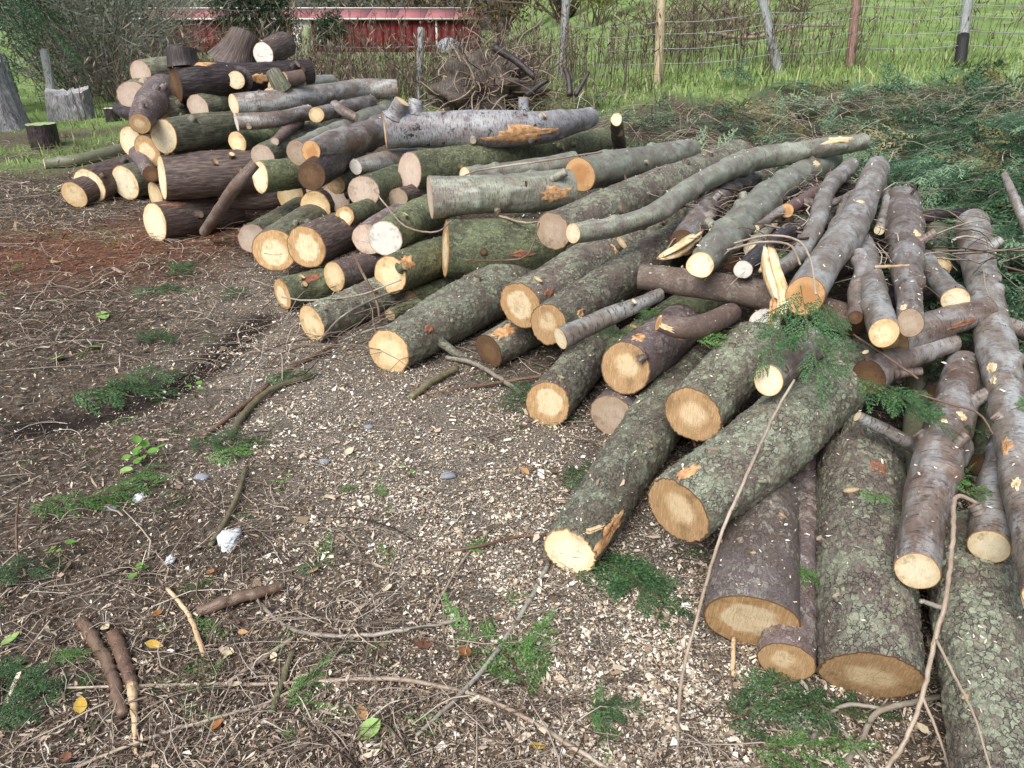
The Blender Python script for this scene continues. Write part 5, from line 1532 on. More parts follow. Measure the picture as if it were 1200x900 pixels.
g = 0.012
stick('long pale thin stick bowing across the bottom of the picture', [(78, 806, g, 2), (200, 803, g, 3), (330, 801, g, 3.5), (440, 795, 0.02, 3.8), (505, 802, 0.02, 4), (560, 816, g, 4), (617, 842, g, 4.2), (714, 902, g, 4.5)], 'pale')
stick('grey stick slanting down from the furthest-out log end', [(643, 660, g, 4), (612, 718, g, 4.2), (559, 793, 0.02, 4.2), (488, 862, g, 3.5)], 'grey')
stick('pale grey curved stick left of centre near the bottom', [(288, 688, g, 2), (325, 727, g, 3.5), (360, 742, g, 3.8), (417, 745, g, 3.8), (497, 735, g, 3.5), (548, 724, g, 3)], 'grey')
stick('thick reddish-brown stick, left of the pair at the lower left', [(97, 728, 0.02, 8), (112, 754, 0.02, 8), (128, 782, 0.02, 8), (144, 838, 0.02, 7)], 'brown')
s5 = stick('thick dark stick with stripped pale lower half, right of the pair', [(132, 742, 0.02, 9), (146, 775, 0.02, 9), (155, 803, 0.02, 8)], 'brown')
stick('pale stripped splintered stick end below the dark thick stick', [(154, 800, 0.02, 7.5), (157, 830, 0.018, 6.5), (159, 884, 0.01, 2.5)], 'bare')
stick('short stripped stick with reddish bark remnants, upper of the lower left ones', [(196, 690, g, 3.5), (222, 722, 0.016, 4.2), (239, 768, 0.016, 4.2)], 'bare')
stick('thick dark stick lying level among twigs, left of centre', [(232, 717, 0.02, 7), (272, 703, 0.03, 8), (332, 686, 0.02, 7)], 'brown')
stick('greenish-brown stick ending at the white plastic scrap', [(288, 548, g, 3.5), (280, 575, 0.02, 4.2), (268, 603, 0.02, 4.5), (246, 640, g, 4.5)], 'green')
stick('thin pale stick rising from the bottom left to the right', [(90, 899, g, 3), (163, 869, g, 3), (233, 847, g, 3), (307, 826, g, 3), (350, 806, g, 2.5), (440, 770, g, 2)], 'pale')
stick('short pale-brown stick below the level thick dark stick', [(264, 802, g, 4), (303, 775, g, 4), (346, 746, g, 3.5)], 'pale')
stick('greenish stick partly under the long bowed thin stick', [(318, 836, g, 6), (330, 800, g, 6), (343, 762, g, 5)], 'green')
stick('long brown stick running from the twig-covered log to the left', [(395, 402, 0.03, 3), (333, 437, g, 4), (283, 477, g, 4), (238, 512, g, 4)], 'brown')
stick('greenish stick bent beside the long brown stick', [(365, 440, g, 4), (317, 457, 0.02, 5), (284, 488, 0.02, 6), (268, 520, g, 6)], 'green')
stick('grey twiggy stick before the big front log', [(523, 419, 0.02, 4), (560, 428, 0.03, 4), (612, 461, g, 4)], 'grey')
stick('green-barked stick in shade left of the grey twiggy stick', [(482, 466, g, 6), (505, 448, 0.02, 6), (535, 432, 0.02, 5)], 'green')
stick('thin brown stick under the grey twiggy stick', [(500, 462, g, 3), (560, 452, 0.02, 3), (640, 440, 0.02, 3)], 'brown')
stick('long thin whip leaning from the thickest log down to the ground', [(931, 445, (0.60,), 2.2), (907, 487, (0.52,), 2.6), (867, 575, (0.43,), 3), (843, 632, (0.34,), 3), (818, 720, (0.13,), 3), (798, 800, (0.03,), 3), (794, 886, 0.01, 2.5)], 'pale')
stick('pale peg of wood standing under the smooth purple log', [(860, 748, 0.03, 4), (858, 792, 0.01, 4)], 'bare')
stick('bare whitish branch draped over the logs at the bottom right', [(1147, 590, (0.40,), 3), (1120, 583, (0.43,), 4), (1117, 628, (0.42,), 4), (1108, 706, (0.36,), 4), (1096, 748, (0.29,), 4.2), (1081, 815, (0.16,), 4.2), (1060, 869, (0.06,), 4), (1036, 905, (0.03,), 4)], 'pale')
stick('thin side twig hanging right from the bare whitish branch', [(1096, 748, (0.29,), 2.6), (1118, 791, (0.28,), 2.4), (1141, 838, (0.27,), 2.2), (1162, 905, (0.25,), 2)], 'pale')
stick('lower side twig splitting from the bare whitish branch', [(1080, 815, (0.16,), 2.8), (1098, 857, (0.10,), 2.6), (1114, 905, (0.05,), 2.4)], 'pale')
stick('grey twig running down from the slim purple-red log end', [(936, 795, g, 4), (966, 830, g, 4.2), (1023, 902, g, 4.2)], 'grey')
stick('grey forked stick under the stout scaly log face', [(1108, 815, 0.02, 4.5), (1034, 832, 0.03, 5), (1012, 861, 0.02, 5), (988, 903, g, 5)], 'grey')
stick('curved grey twig left of the grey forked stick', [(1032, 830, 0.03, 3.5), (993, 826, 0.03, 3.8), (966, 842, 0.02, 4), (951, 873, g, 4), (952, 905, g, 4)], 'grey')
stick('short grey stub stick between the stout and corner logs', [(1078, 704, (0.22,), 4), (1104, 712, (0.2,), 5)], 'grey')
stick('thin pale whip across the clean silver log', [(438, 222, (0.70,), 1.6), (452, 240, (0.62,), 1.6), (475, 265, (0.52,), 1.6), (510, 272, (0.52,), 1.5), (530, 258, (0.56,), 1.3)], 'pale')
stick('thin pale twig lying along the top of the clean silver log', [(545, 205, (0.83,), 1.4), (570, 198, (0.82,), 1.6), (640, 188, (0.86,), 1.6), (705, 178, (0.84,), 1.5)], 'pale')
stick('pale twig in the gap below the clean silver log', [(585, 253, (0.55,), 2.2), (615, 261, (0.54,), 2), (640, 258, (0.54,), 1.8)], 'pale')
stick('thin twig arching over the green stout log towards the long bluish log', [(545, 305, (0.58,), 1.4), (590, 305, (0.56,), 1.5), (618, 298, (0.58,), 1.5), (632, 262, (0.66,), 1.3)], 'brown')
stick('pale arching twig over the splintered wood', [(860, 285, (0.82,), 1.6), (900, 276, (0.84,), 2), (935, 282, (0.84,), 2), (950, 305, (0.82,), 2), (956, 345, (0.76,), 1.8)], 'pale')
stick('second pale arching twig over the splintered wood', [(852, 293, (0.80,), 1.6), (890, 284, (0.82,), 2), (925, 287, (0.83,), 2), (938, 310, (0.80,), 1.8)], 'pale')
stick('thin pale twig poking across the brown-silver limb', [(1025, 313, (0.78,), 3), (1045, 312, (0.78,), 2.6), (1066, 311, (0.78,), 2)], 'bare')
stick('brown twig crossing the gap above the olive limb', [(1000, 392, (0.56,), 1.6), (1035, 415, (0.54,), 2), (1076, 444, (0.5,), 2)], 'brown')
stick('brown twig lying across the crooked pinkish-silver limb', [(1075, 462, (0.5,), 2), (1112, 473, (0.5,), 2), (1146, 484, (0.5,), 2), (1165, 510, (0.46,), 1.6)], 'brown')
stick('dark twig before the twig-covered log, steepest of the tangle', [(413, 297, (0.35,), 2), (425, 320, (0.33,), 2.4), (440, 350, (0.2,), 2.6), (446, 378, (0.1,), 2)], 'brown')
stick('thin grey twig across the face of the twig-covered log', [(330, 348, (0.2,), 1.4), (362, 352, (0.2,), 1.6), (420, 346, (0.22,), 1.6), (470, 328, (0.3,), 1.4)], 'grey')
stick('grey twig sloping over the twig-covered log', [(378, 395, (0.06,), 1.8), (402, 370, (0.26,), 2), (440, 350, (0.24,), 2), (470, 340, (0.2,), 1.6)], 'grey')
stick('long thin twig before the twig-covered log on the ground', [(350, 425, g, 2), (390, 404, 0.03, 2.2), (430, 388, 0.04, 2.2), (455, 382, 0.04, 2)], 'grey')
stick('red-brown twig upright at the far left of the ground', [(22, 580, (0.22,), 1.6), (19, 620, (0.12,), 2), (22, 668, 0.01, 2.2)], 'brown')
stick('thin brown twig across the open sawdust', [(520, 647, g, 2), (560, 640, 0.02, 2.4), (600, 630, g, 2.6), (640, 626, 0.02, 2.6)], 'brown')
stick('thin pale twig slanting down the open sawdust', [(575, 620, g, 1.8), (540, 660, 0.02, 2), (500, 730, g, 2)], 'pale')
rg = np.random.default_rng(21)
# tangle of twigs before and over the low middle logs
tw = [stick]
x = rg.uniform(-1.25, -0.5, 90)
y = rg.uniform(3.5, 4.5, 90)
V, F, per = twig_mesh(x, y, rg.uniform(0.25, 0.7, 90), rg.uniform(0.0018, 0.004, 90), rg, 0.09, 7, None, rg.normal(0.6, 0.7, 90))
stuff_mesh('twig_tangle', 'tangle of thin grey twigs caught before the low middle logs', V, [F], np.repeat(rg.uniform(0.1, 0.8, 90), per), twig_m, True)

x = rg.uniform(0.95, 2.5, 240)
y = rg.uniform(3.2, 5.6, 240)
V, F, per = twig_mesh(x, y, rg.uniform(0.12, 0.7, 240), rg.lognormal(math.log(0.0035), 0.5, 240), rg, 0.06, 7, lambda a, b: np.full(np.shape(a), 0.57), rg.normal(0.9, 0.9, 240))
stuff_mesh('branch_tangle', 'tangle of thin broken twigs between the silver limbs', V, [F], np.repeat(rg.uniform(0.0, 0.9, 240), per), twig_m, True)
# ------------------------------------------------------------------ splintered wood lump on the reddish pole
def splinter(name, label, pts, wpx, kindc):
    P = np.array([resolve((u, v, h, r)) for u, v, h, r in pts])
    D = catmull(P, 26)
    nr = 18
    T, N, B = frames(D[:, :3])
    th = np.linspace(0, 2 * np.pi, nr, endpoint=False)
    prof = 0.55 + 0.45 * np.sign(np.sin(th * 3 + 0.5)) * np.abs(np.sin(th * 3)) ** 0.5
    L = np.linspace(0, 1, 26)
    fl = 1 + 0.35 * fbm(np.stack([np.repeat(L * 1.3, nr), np.tile(np.cos(th) * 2, 26), np.tile(np.sin(th) * 2, 26)], 1) * 2, 3, 4).reshape(26, nr)
    RR = D[:, 3:4] * prof[None] * fl
    V = D[:, None, :3] + RR[..., None] * (np.cos(th)[None, :, None] * N[:, None] * 0.55 + np.sin(th)[None, :, None] * B[:, None])
    j = vnoise(np.stack([th * 3, th * 0, th * 0], 1), 4)
    V[0] += T[0] * (j * D[0, 3] * 1.4)[:, None]
    V[-1] += T[-1] * (j * D[-1, 3] * 1.6)[:, None]
    rest = np.stack([np.tile(np.cos(th), 26) * 0.03, np.tile(np.sin(th), 26) * 0.03, np.repeat(L * 0.3, nr)], 1)
    V = V.reshape(-1, 3)
    F = [grid_faces(26, nr)]
    base = len(V)
    V = np.vstack([V, D[0, :3], D[-1, :3]])
    rest = np.vstack([rest, rest[0], rest[-1]])
    jj = np.arange(nr)
    F.append(np.stack([np.full(nr, base), (jj + 1) % nr, jj], 1))
    o_ = 25 * nr
    F.append(np.stack([np.full(nr, base + 1), o_ + jj, o_ + (jj + 1) % nr], 1))
    loc = V.mean(0)
    return tag(link(name, mesh_np(name, V - loc, F, False, dict(rest=rest), [TORN[kindc]]), None, loc), label, 'wood', 'splintered wood pieces')


splinter('splintered_wood', 'upright splintered piece of torn wood before the reddish pole', [(899, 290, 0.80, 8), (903, 315, 0.74, 14), (912, 345, 0.66, 13), (914, 368, 0.60, 6)], 0, 'p')
splinter('splintered_wood', 'pale torn slab lying between the long log and the silver-green limb', [(775, 302, 0.60, 6), (795, 292, 0.62, 12), (818, 276, 0.64, 9)], 0, 'p')
splinter('splintered_wood', 'small orange splinter below the upright torn piece', [(906, 352, 0.68, 5), (902, 380, 0.6, 4)], 0, 'o')
splinter('splintered_wood', 'white sliver of wood on the furthest-out log', [(688, 623, 0.19, 5), (706, 617, 0.19, 4)], 0, 'p')
splinter('splintered_wood', 'pale chip stuck in the shade left of the white-tipped gap log', [(893, 318, 0.68, 4), (897, 306, 0.7, 4)], 0, 'p')

# ------------------------------------------------------------------ leaves, stones, scraps, weeds
def leaf_mesh(seed, L=1.0, W=0.6):
    rg = np.random.default_rng(seed)
    k = 7
    t = np.linspace(0, 1, k)
    w = W * 0.5 * np.sin(np.pi * t ** 0.8) ** 0.8
    curl = rg.uniform(0.05, 0.25)
    V, F = [], []
    for i in range(k):
        z = curl * (t[i] - 0.5) ** 2 * 2
        V += [(t[i] - 0.5, -w[i], z + 0.25 * w[i]), (t[i] - 0.5, 0, z), (t[i] - 0.5, w[i], z + 0.25 * w[i] + 0.02)]
    for i in range(k - 1):
        a = i * 3
        F += [(a, a + 3, a + 4, a + 1), (a + 1, a + 4, a + 5, a + 2)]
    return np.array(V) * L, np.array(F)


def plain(name, col, rough=0.7, scale=60, var=0.4, spec=0.25):
    n = NT(name)
    f = n.noise(n.t.nodes.new('ShaderNodeTexCoord').outputs['Object'], scale, 4, 0.6)
    c = n.mix(n.math('MULTIPLY', n.step(f, 0.4, 0.65), var), col, tuple(q * 0.55 for q in col))
    return n.done(c, rough, n.bump(f, 0.3, 0.002), spec)


LEAFM = {'yellow': plain('leaf_yellow', lin(198, 164, 76)), 'tan': plain('leaf_tan', lin(190, 150, 105)), 'green': plain('leaf_green', lin(138, 168, 98)), 'orange': plain('leaf_orange', lin(160, 108, 64)), 'pale': plain('leaf_pale', lin(206, 190, 160)), 'red': plain('leaf_red', lin(124, 84, 64)), 'weed': plain('weed_leaf', lin(98, 142, 62))}
leaves = [(182, 761, 'yellow', 9, 'yellow fallen leaf right of the thick dark stick'), (95, 829, 'yellow', 10, 'yellow leaf at the lower left by the reddish-brown stick'), (433, 863, 'green', 15, 'pale green upright leaf at the bottom left of centre'),
          (125, 739, 'pale', 7, 'pale leaf between the pair of thick sticks'), (28, 797, 'pale', 8, 'whitish leaf near the bottom left fronds'), (266, 768, 'pale', 8, 'pale oblong chip-like leaf under the level thick stick'), (322, 775, 'pale', 6, 'pale round leaf beside the greenish stick'), (256, 856, 'orange', 8, 'orange leaf at the bottom left of centre'),
          (247, 672, 'orange', 6, 'orange leaf above the level thick dark stick'), (368, 675, 'tan', 8, 'tan leaf right of the level thick dark stick'), (630, 884, 'yellow', 9, 'yellow leaf at the bottom centre'), (425, 842, 'tan', 9, 'tan leaf above the pale green upright leaf'),
          (455, 695, 'pale', 6, 'pale leaf on litter in the centre left'), (455, 658, 'tan', 5, 'small tan leaf left of the thin brown twig'), (545, 772, 'orange', 11, 'orange-brown leaf by the grey slanting stick'), (495, 760, 'red', 11, 'reddish bark-like leaf above the grey slanting stick'),
          (615, 560, 'tan', 7, 'round tan leaf on the open sawdust'), (410, 535, 'pale', 6, 'pale leaf on sawdust upper left of centre'), (78, 892, 'red', 9, 'red-brown leaf at the bottom left edge'), (185, 724, 'orange', 7, 'orange leaf near the stripped stick'),
          (285, 745, 'tan', 5, 'small tan leaf under the level thick stick'), (1078, 862, 'pale', 7, 'pale leaf on the ground at the bottom right'), (920, 648, 'yellow', 6, 'yellow leaf between the two purple logs'), (150, 555, 'green', 8, 'bright green leaf at the left among twigs'),
          (70, 425, 'green', 10, 'green leaf below the red bark litter'), (110, 410, 'green', 8, 'green leaf left of the dark frond'), (122, 376, 'green', 10, 'light green leaf on the red bark litter'), (15, 755, 'green', 10, 'silvery green leaf at the left edge'), (275, 806, 'pale', 9, 'greyish leaf under the long bowed stick'), (65, 310, 'tan', 8, 'tan leaf on the red bark litter')]
for i, (u, v, kk, rp, lab) in enumerate(leaves):
    p = on_ground(u, v)
    p[2] = float(relief(p[0], p[1])) + 0.016
    V, F = leaf_mesh(i, 2 * rp * depth_of(p) / 900 * 1.15, 0.62)
    o = link('leaf', mesh_np('leaf', V, [F], True, None, [LEAFM[kk]]), None, p)
    o.rotation_euler = (0.3 * math.sin(i * 2.3), 0.3 * math.cos(i * 3.1), i * 1.9)
    tag(o, lab, 'leaf', 'fallen leaves')


def rock_mesh(seed, rx, ry, rz, sub=14, amp=0.25, fr=1.6):
    th = np.linspace(0, 2 * np.pi, sub, endpoint=False)
    ph = np.linspace(0.02, np.pi - 0.02, sub // 2 + 2)
    Pp = np.stack([np.outer(np.sin(ph), np.cos(th)), np.outer(np.sin(ph), np.sin(th)), np.outer(np.cos(ph), np.ones(sub))], -1).reshape(-1, 3)
    d = 1 + amp * fbm(Pp * fr + seed * 3.3, 3, seed)
    return Pp * d[:, None] * np.array([rx, ry, rz]), grid_faces(len(ph), sub)


STONE = plain('slate_stone', lin(138, 142, 150), 0.7, 30)
for i, (u, v, rp, lab) in enumerate([(525, 559, 9, 'blue-grey stone on the open sawdust'), (522, 618, 5, 'small blue-grey stone below the larger one on the sawdust'), (432, 505, 6, 'bluish stone on the upper sawdust'), (238, 563, 9, 'grey flat stone near the top of the greenish-brown stick'), (380, 545, 7, 'grey stone at the left of the sawdust'), (132, 600, 7, 'grey stone among twigs at the left')]):
    p = on_ground(u, v)
    r = rp * depth_of(p) / 900
    V, F = rock_mesh(i, r, r * 0.75, r * 0.45)
    p[2] = float(relief(p[0], p[1])) + r * 0.2
    tag(link('stone', mesh_np('stone', V, [F], False, None, [STONE]), None, p), lab, 'stone', 'stones in the litter')
PLAS = plain('white_plastic', lin(226, 230, 234), 0.35, 40, 0.2, 0.5)
for i, (u, v, rp, rq, lab) in enumerate([(268, 634, 12, 16, 'crumpled white plastic scrap beside the greenish-brown stick'), (163, 588, 6, 9, 'small white plastic scrap up left of the crumpled one'), (200, 658, 5, 6, 'tiny pale plastic scrap among twigs')]):
    p = on_ground(u, v)
    s_ = depth_of(p) / 900
    V, F = rock_mesh(30 + i, rp * s_, rq * s_ * 1.2, rp * s_ * 0.7, 26, 0.75, 1.7)
    p[2] = float(relief(p[0], p[1])) + rp * s_ * 0.35
    tag(link('plastic_scrap', mesh_np('plastic_scrap', V, [F], False, None, [PLAS]), None, p), lab, 'plastic scrap', 'plastic scraps')

LM = [leaf_mesh(70 + i, 1.0, 0.75) for i in range(3)]


def weed(u, v, spread, nleaf, size, lab):
    p = on_ground(u, v)
    p[2] = float(relief(p[0], p[1]))
    rg = np.random.default_rng(int(u + v))
    root = thing('weed_plant', lab, 'plant', p, 'leafy weeds')
    stems = []
    for i in range(nleaf):
        a, rr, h = rg.uniform(0, 6.28), spread * math.sqrt(rg.random()), rg.uniform(0.02, 0.06)
        e = np.array([rr * math.cos(a), rr * math.sin(a), h])
        V, F, _ = tube([np.zeros(3), e * 0.6 + np.array([0, 0, 0.01]), e], [0.0014, 0.0012, 0.001], 4)
        stems.append((V, F, np.full(len(V), 0.5)))
        V, F = LM[i % 3]
        M = rotm(a, rg.normal(0.1, 0.2), rg.normal(0, 0.25)) * size * rg.uniform(0.7, 1.2)
        link('leaf', mesh_np('leaf', V @ M.T + e * 1.1, [F], True, None, [LEAFM['weed']]), root)
    V, F, tt = merge(stems)
    link('stems', mesh_np('stems', V, F, True, dict(tint=tt), [STEM]), root)


weed(165, 541, 0.08, 9, 0.045, 'leafy bright green weed in the twigs, middle left')
weed(75, 655, 0.05, 6, 0.03, 'small green weed near the left edge')
weed(228, 462, 0.05, 5, 0.035, 'small green weed right of the black soil strip')
weed(160, 680, 0.04, 4, 0.03, 'tiny green weed above the stripped stick')
weed(330, 580, 0.04, 5, 0.02, 'tiny weed at the left of the sawdust')
weed(480, 560, 0.04, 5, 0.018, 'tiny weed in the middle of the sawdust')

# ------------------------------------------------------------------ old stumps at the left
def stump_mesh(p, r_top, r_bot, h, seed, ridges, amp):
    nr, nl = 64, 22
    th = np.linspace(0, 2 * np.pi, nr, endpoint=False)
    t = np.linspace(0, 1, nl)
    R = r_bot + (r_top - r_bot) * t ** 0.55
    rest = np.stack([np.outer(R, np.cos(th)), np.outer(R, np.sin(th)), np.repeat((t * h)[:, None], nr, 1)], -1)
    fl = rest.reshape(-1, 3)
    a = amp * np.abs(fbm(np.stack([np.tile(np.cos(th) * ridges, nl), np.tile(np.sin(th) * ridges, nl), np.repeat(t * 1.2, nr)], 1), 3, seed)).reshape(nl, nr)
    RR = R[:, None] * (1 - a) + 0.006 * fbm(fl * 40, 2, seed).reshape(nl, nr)
    top = h * (1 + 0.22 * amp * 4 * fbm(np.stack([np.cos(th) * 2.5, np.sin(th) * 2.5, th * 0 + seed], 1), 3, seed))
    Z = np.outer(t, top) - 0.06
    V = np.stack([RR * np.cos(th)[None], RR * np.sin(th)[None], Z], -1)
    return V, rest


GREYW = bark_fibrous('weathered_wood', lin(84, 82, 84), lin(142, 140, 142), lin(186, 184, 186), lin(120, 122, 104), 0.1, 0.0)
MOSST = plain('mossy_cut', lin(150, 168, 120), 0.9, 14, 0.6)


def stump(label, u, v, rt, rb, h, side_mat, top_mat, ridges, amp, seed):
    p = on_ground(u, v)
    s_ = depth_of(p) / 900
    V, rest = stump_mesh(p, rt * s_, rb * s_, h * s_, seed, ridges, amp)
    root = thing('tree_stump', label, 'stump', p, 'old stumps by the fence')
    nl, nr = V.shape[:2]
    link('side', mesh_np('side', V.reshape(-1, 3), [grid_faces(nl, nr)], True, dict(rest=rest.reshape(-1, 3)), [side_mat]), root)
    ring = V[-1]
    v2, F2, cf, rad = cut_disc(ring, ring.mean(0), np.array([0, 0, 1.0]), seed)
    link('top', mesh_np('top', v2, F2, True, dict(cf=cf, rad=rad, rest=v2), [top_mat]), root)


stump('tall flaring weathered grey stump cut by the left frame edge', -8, 150, 28, 46, 78, GREYW, GREYW, 5, 0.35, 3)
stump('wide weathered grey stump with furrowed sides behind the fence post', 86, 139, 24, 30, 36, GREYW, GREYW, 6, 0.30, 5)
stump('short dark sawn stump with mossy pale top on the grass', 54, 172, 16, 16, 31, BARK['K'], MOSST, 3, 0.05, 7)
stump('small dark sawn stump behind, nearest the pile', 133, 142, 8, 8, 19, BARK['K'], FACE['white'], 3, 0.05, 9)

# ------------------------------------------------------------------ fence
POST = {
    'grey': bark_fibrous('post_grey', lin(84, 88, 84), lin(118, 122, 118), lin(146, 150, 146), lin(130, 136, 116), 0.2, 0.0),
    'green': bark_fibrous('post_green', lin(92, 98, 70), lin(122, 130, 92), lin(150, 156, 116), lin(120, 136, 92), 0.4, 0.0),
    'tan': bark_fibrous('post_tan', lin(124, 112, 86), lin(150, 138, 108), lin(172, 160, 128), lin(150, 150, 110), 0.2, 0.0),
    'brown': bark_fibrous('post_brown', lin(72, 54, 46), lin(106, 84, 72), lin(138, 112, 96), lin(110, 106, 90), 0.2, 0.0),
    'tar': bark_fibrous('post_tarred', (0.006, 0.006, 0.006), (0.016, 0.015, 0.015), (0.03, 0.028, 0.028), (0.02, 0.02, 0.02), 0.0, 0.0),
}
posts = [  # base u, v, top u, v, half width, bark, label
    (66, 135, 52, 60, 5, 'grey', 'grey fence post standing before the wide furrowed stump', None),
    (22, 125, 4, 68, 4, 'grey', 'grey leaning fence post by the tall flaring stump', None),
    (198, 100, 191, 41, 6, 'grey', 'round grey fence post behind the left end of the log stack', None),
    (358, 92, 359, 35, 6, 'green', 'greenish fence post behind the flared stump butt', None),
    (491, 118, 493, 34, 4, 'grey', 'thin pale grey fence post in the dead weeds', None),
    (658, 90, 667, -60, 5, 'grey', 'grey fence post behind the uprooted root clump', None),
    (771, 98, 778, -70, 5.5, 'tan', 'tan fence post behind the green heap', None),
    (913, 86, 880, -60, 5.5, 'grey', 'grey fence post leaning to the left', None),
    (996, 78, 1009, -60, 5.5, 'brown', 'rough brown fence post right of the leaning grey one', None),
    (1125, 76, 1141, -60, 6, 'grey', 'grey fence post with black tarred foot at the far right', 'tar'),
]
POSTP = []
for ub, vb, ut, vt, hw, bk, lab, foot in posts:
    b = on_ground(ub, vb)
    t_ = depth_of(b)
    top = at_depth(ut, vt, t_ + 0.25)
    b0 = b + (b - top) / np.linalg.norm(b - top) * 0.15
    r = hw * t_ / 900
    root = thing('fence_post', lab, 'fence post', b, 'fence posts')
    k = 16
    C = b0 + np.linspace(0, 1, k)[:, None] * (top - b0)
    V, F, rest = tube(C, np.full(k, r), 12, 0.05, int(ub))
    link('shaft', mesh_np('shaft', V - b, F, True, dict(rest=rest + ub), [POST[bk]]), root)
    if foot:
        C2 = b0 + np.linspace(0, 0.30, 6)[:, None] * (top - b0)
        V, F, rest = tube(C2, np.full(6, r * 1.10), 12, 0.03, 3)
        link('tarred_foot', mesh_np('tarred_foot', V - b, F, True, dict(rest=rest), [POST['tar']]), root)
    POSTP.append((b, top))
WIRE = plain('fence_wire', lin(150, 152, 154), 0.5, 80, 0.3)
order = [1, 0, 2, 3, 4, 5, 6, 7, 8, 9]
wire_names = ['lowest', 'second lowest', 'middle', 'upper']
for wi, f in enumerate((0.30, 0.52, 0.74, 0.92)):
    pts3 = []
    for i in order:
        b, t_ = POSTP[i]
        hz = f * 1.15
        d = (t_ - b) / np.linalg.norm(t_ - b)
        pts3.append(b + d * min(hz, np.linalg.norm(t_ - b) * 0.97) - np.array([0, 0.05, 0]))
    pts3.append(pts3[-1] + (pts3[-1] - pts3[-2]))
    C = []
    for a, b in zip(pts3[:-1], pts3[1:]):
        for s_ in np.linspace(0, 1, 6, endpoint=False):
            C.append(a * (1 - s_) + b * s_ - np.array([0, 0, 0.05 * math.sin(s_ * math.pi)]))
    V, F, rest = tube(C, np.full(len(C), 0.006), 4)
    loc = V.mean(0)
    tag(link('fence_wire', mesh_np('fence_wire', V - loc, F, True, None, [WIRE]), None, loc), wire_names[wi] + ' wire strand strung along the fence posts', 'wire', 'fence wires')

# ------------------------------------------------------------------ uprooted root clump behind the stack
rc = at_depth(573, 110, 11.0)
rc[2] = float(relief(rc[0], rc[1]))
root = thing('root_clump', 'uprooted clump of earth and dead roots behind the silver-black log', 'roots', rc)
V, F = rock_mesh(5, 0.66, 0.46, 0.42, 56, 0.95, 2.9)
V[:, 2] += 0.24
EARTH = bark_fibrous('root_earth', (0.02, 0.015, 0.012), (0.07, 0.055, 0.044), (0.17, 0.14, 0.11), (0.12, 0.10, 0.07), 0.4, 0.4)
link('earth_ball', mesh_np('earth_ball', V, [F], False, dict(rest=V), [EARTH]), root)
rg = np.random.default_rng(77)
ROOTM = [bark_smooth('root_pale', lin(150, 134, 116), lin(126, 108, 92), lin(80, 66, 56), lin(160, 150, 136), 0.3, 0.3), bark_smooth('root_dark', lin(84, 66, 56), lin(70, 54, 46), lin(44, 34, 30), lin(96, 80, 70), 0.3, 0.3)]
for i in range(230):
    a = rg.uniform(0, 6.28)
    el = rg.uniform(-0.2, 1.1)
    d = np.array([math.cos(a) * math.cos(el), math.sin(a) * math.cos(el), math.sin(el)])
    p0 = d * np.array([0.46, 0.34, 0.30]) + np.array([0, 0, 0.24])
    ln = rg.uniform(0.3, 1.25)
    P = [p0]
    for k in range(5):
        d = d + rg.normal(0, 0.45, 3) + np.array([0, 0, -0.12])
        d /= np.linalg.norm(d)
        P.append(P[-1] + d * ln / 5)
        P[-1][2] = max(P[-1][2], 0.02)
    r0 = rg.uniform(0.004, 0.020)
    D = catmull(P, 14)
    V, F, rest = tube(D, np.linspace(r0, r0 * 0.3, 14), 6, 0.15, i)
    link('root', mesh_np('root', V, F, True, dict(rest=rest + i), [ROOTM[0 if i % 4 else 1]]), root)
# tilted old plank and debris round it
for i, (u0, v0, u1, v1, t_, hw, lab) in enumerate([(578, 55, 628, 92, 10.4, 5, 'dark weathered plank leaning on the root clump'), (616, 112, 642, 94, 10.2, 4, 'broken dark limb right of the root clump'), (668, 112, 662, 80, 10.0, 4, 'dark stub sticking up right of the root clump'), (674, 112, 690, 84, 10.0, 3, 'second dark stub leaning right of the root clump')]):
    a, b = at_depth(u0, v0, t_), at_depth(u1, v1, t_)
    V, F, rest = tube(catmull([a, (a + b) / 2 + 0.02, b], 12), np.linspace(hw, hw * 0.7, 12) * t_ / 900, 8, 0.2, i)
    loc = V.mean(0)
    tag(link('broken_limb', mesh_np('broken_limb', V - loc, F, True, dict(rest=rest), [BARK['K']]), None, loc), lab, 'limb', 'dark debris by the root clump')
x = rg.normal(0.5, 0.9, 300) + rc[0]
y = rg.normal(0, 0.5, 300) + rc[1]
V, F, per = twig_mesh(x, y, rg.uniform(0.3, 0.9, 300), rg.uniform(0.003, 0.008, 300), rg, 0.14)
stuff_mesh('root_debris', 'dead pale roots and twigs strewn round the root clump', V, [F], np.repeat(rg.uniform(0.2, 1, 300), per), twig_m, True)

# ------------------------------------------------------------------ grass, dead weeds
rg = np.random.default_rng(31)
def blades(x, y, h, w, lean=0.35):
    n = len(x)
    z = relief(x, y) - 0.01
    a = rg.uniform(0, 6.28, n)
    s = np.stack([np.cos(a), np.sin(a), np.zeros(n)], 1)
    tip = np.stack([rg.normal(0, lean, n) * h, rg.normal(0, lean, n) * h, h], 1)
    b = np.stack([x, y, z], 1)
    mid = b + tip * 0.5 + np.stack([np.zeros(n), np.zeros(n), 0.12 * h], 1)
    V = np.stack([b - s * w[:, None], b + s * w[:, None], mid + s * w[:, None] * 0.8, b + tip, mid - s * w[:, None] * 0.8], 1).reshape(-1, 3)
    i = np.arange(n)[:, None] * 5
    F4 = np.concatenate([i, i + 1, i + 2, i + 4], 1)
    F3 = np.concatenate([i + 4, i + 2, i + 3], 1)
    return V, [F4, F3]


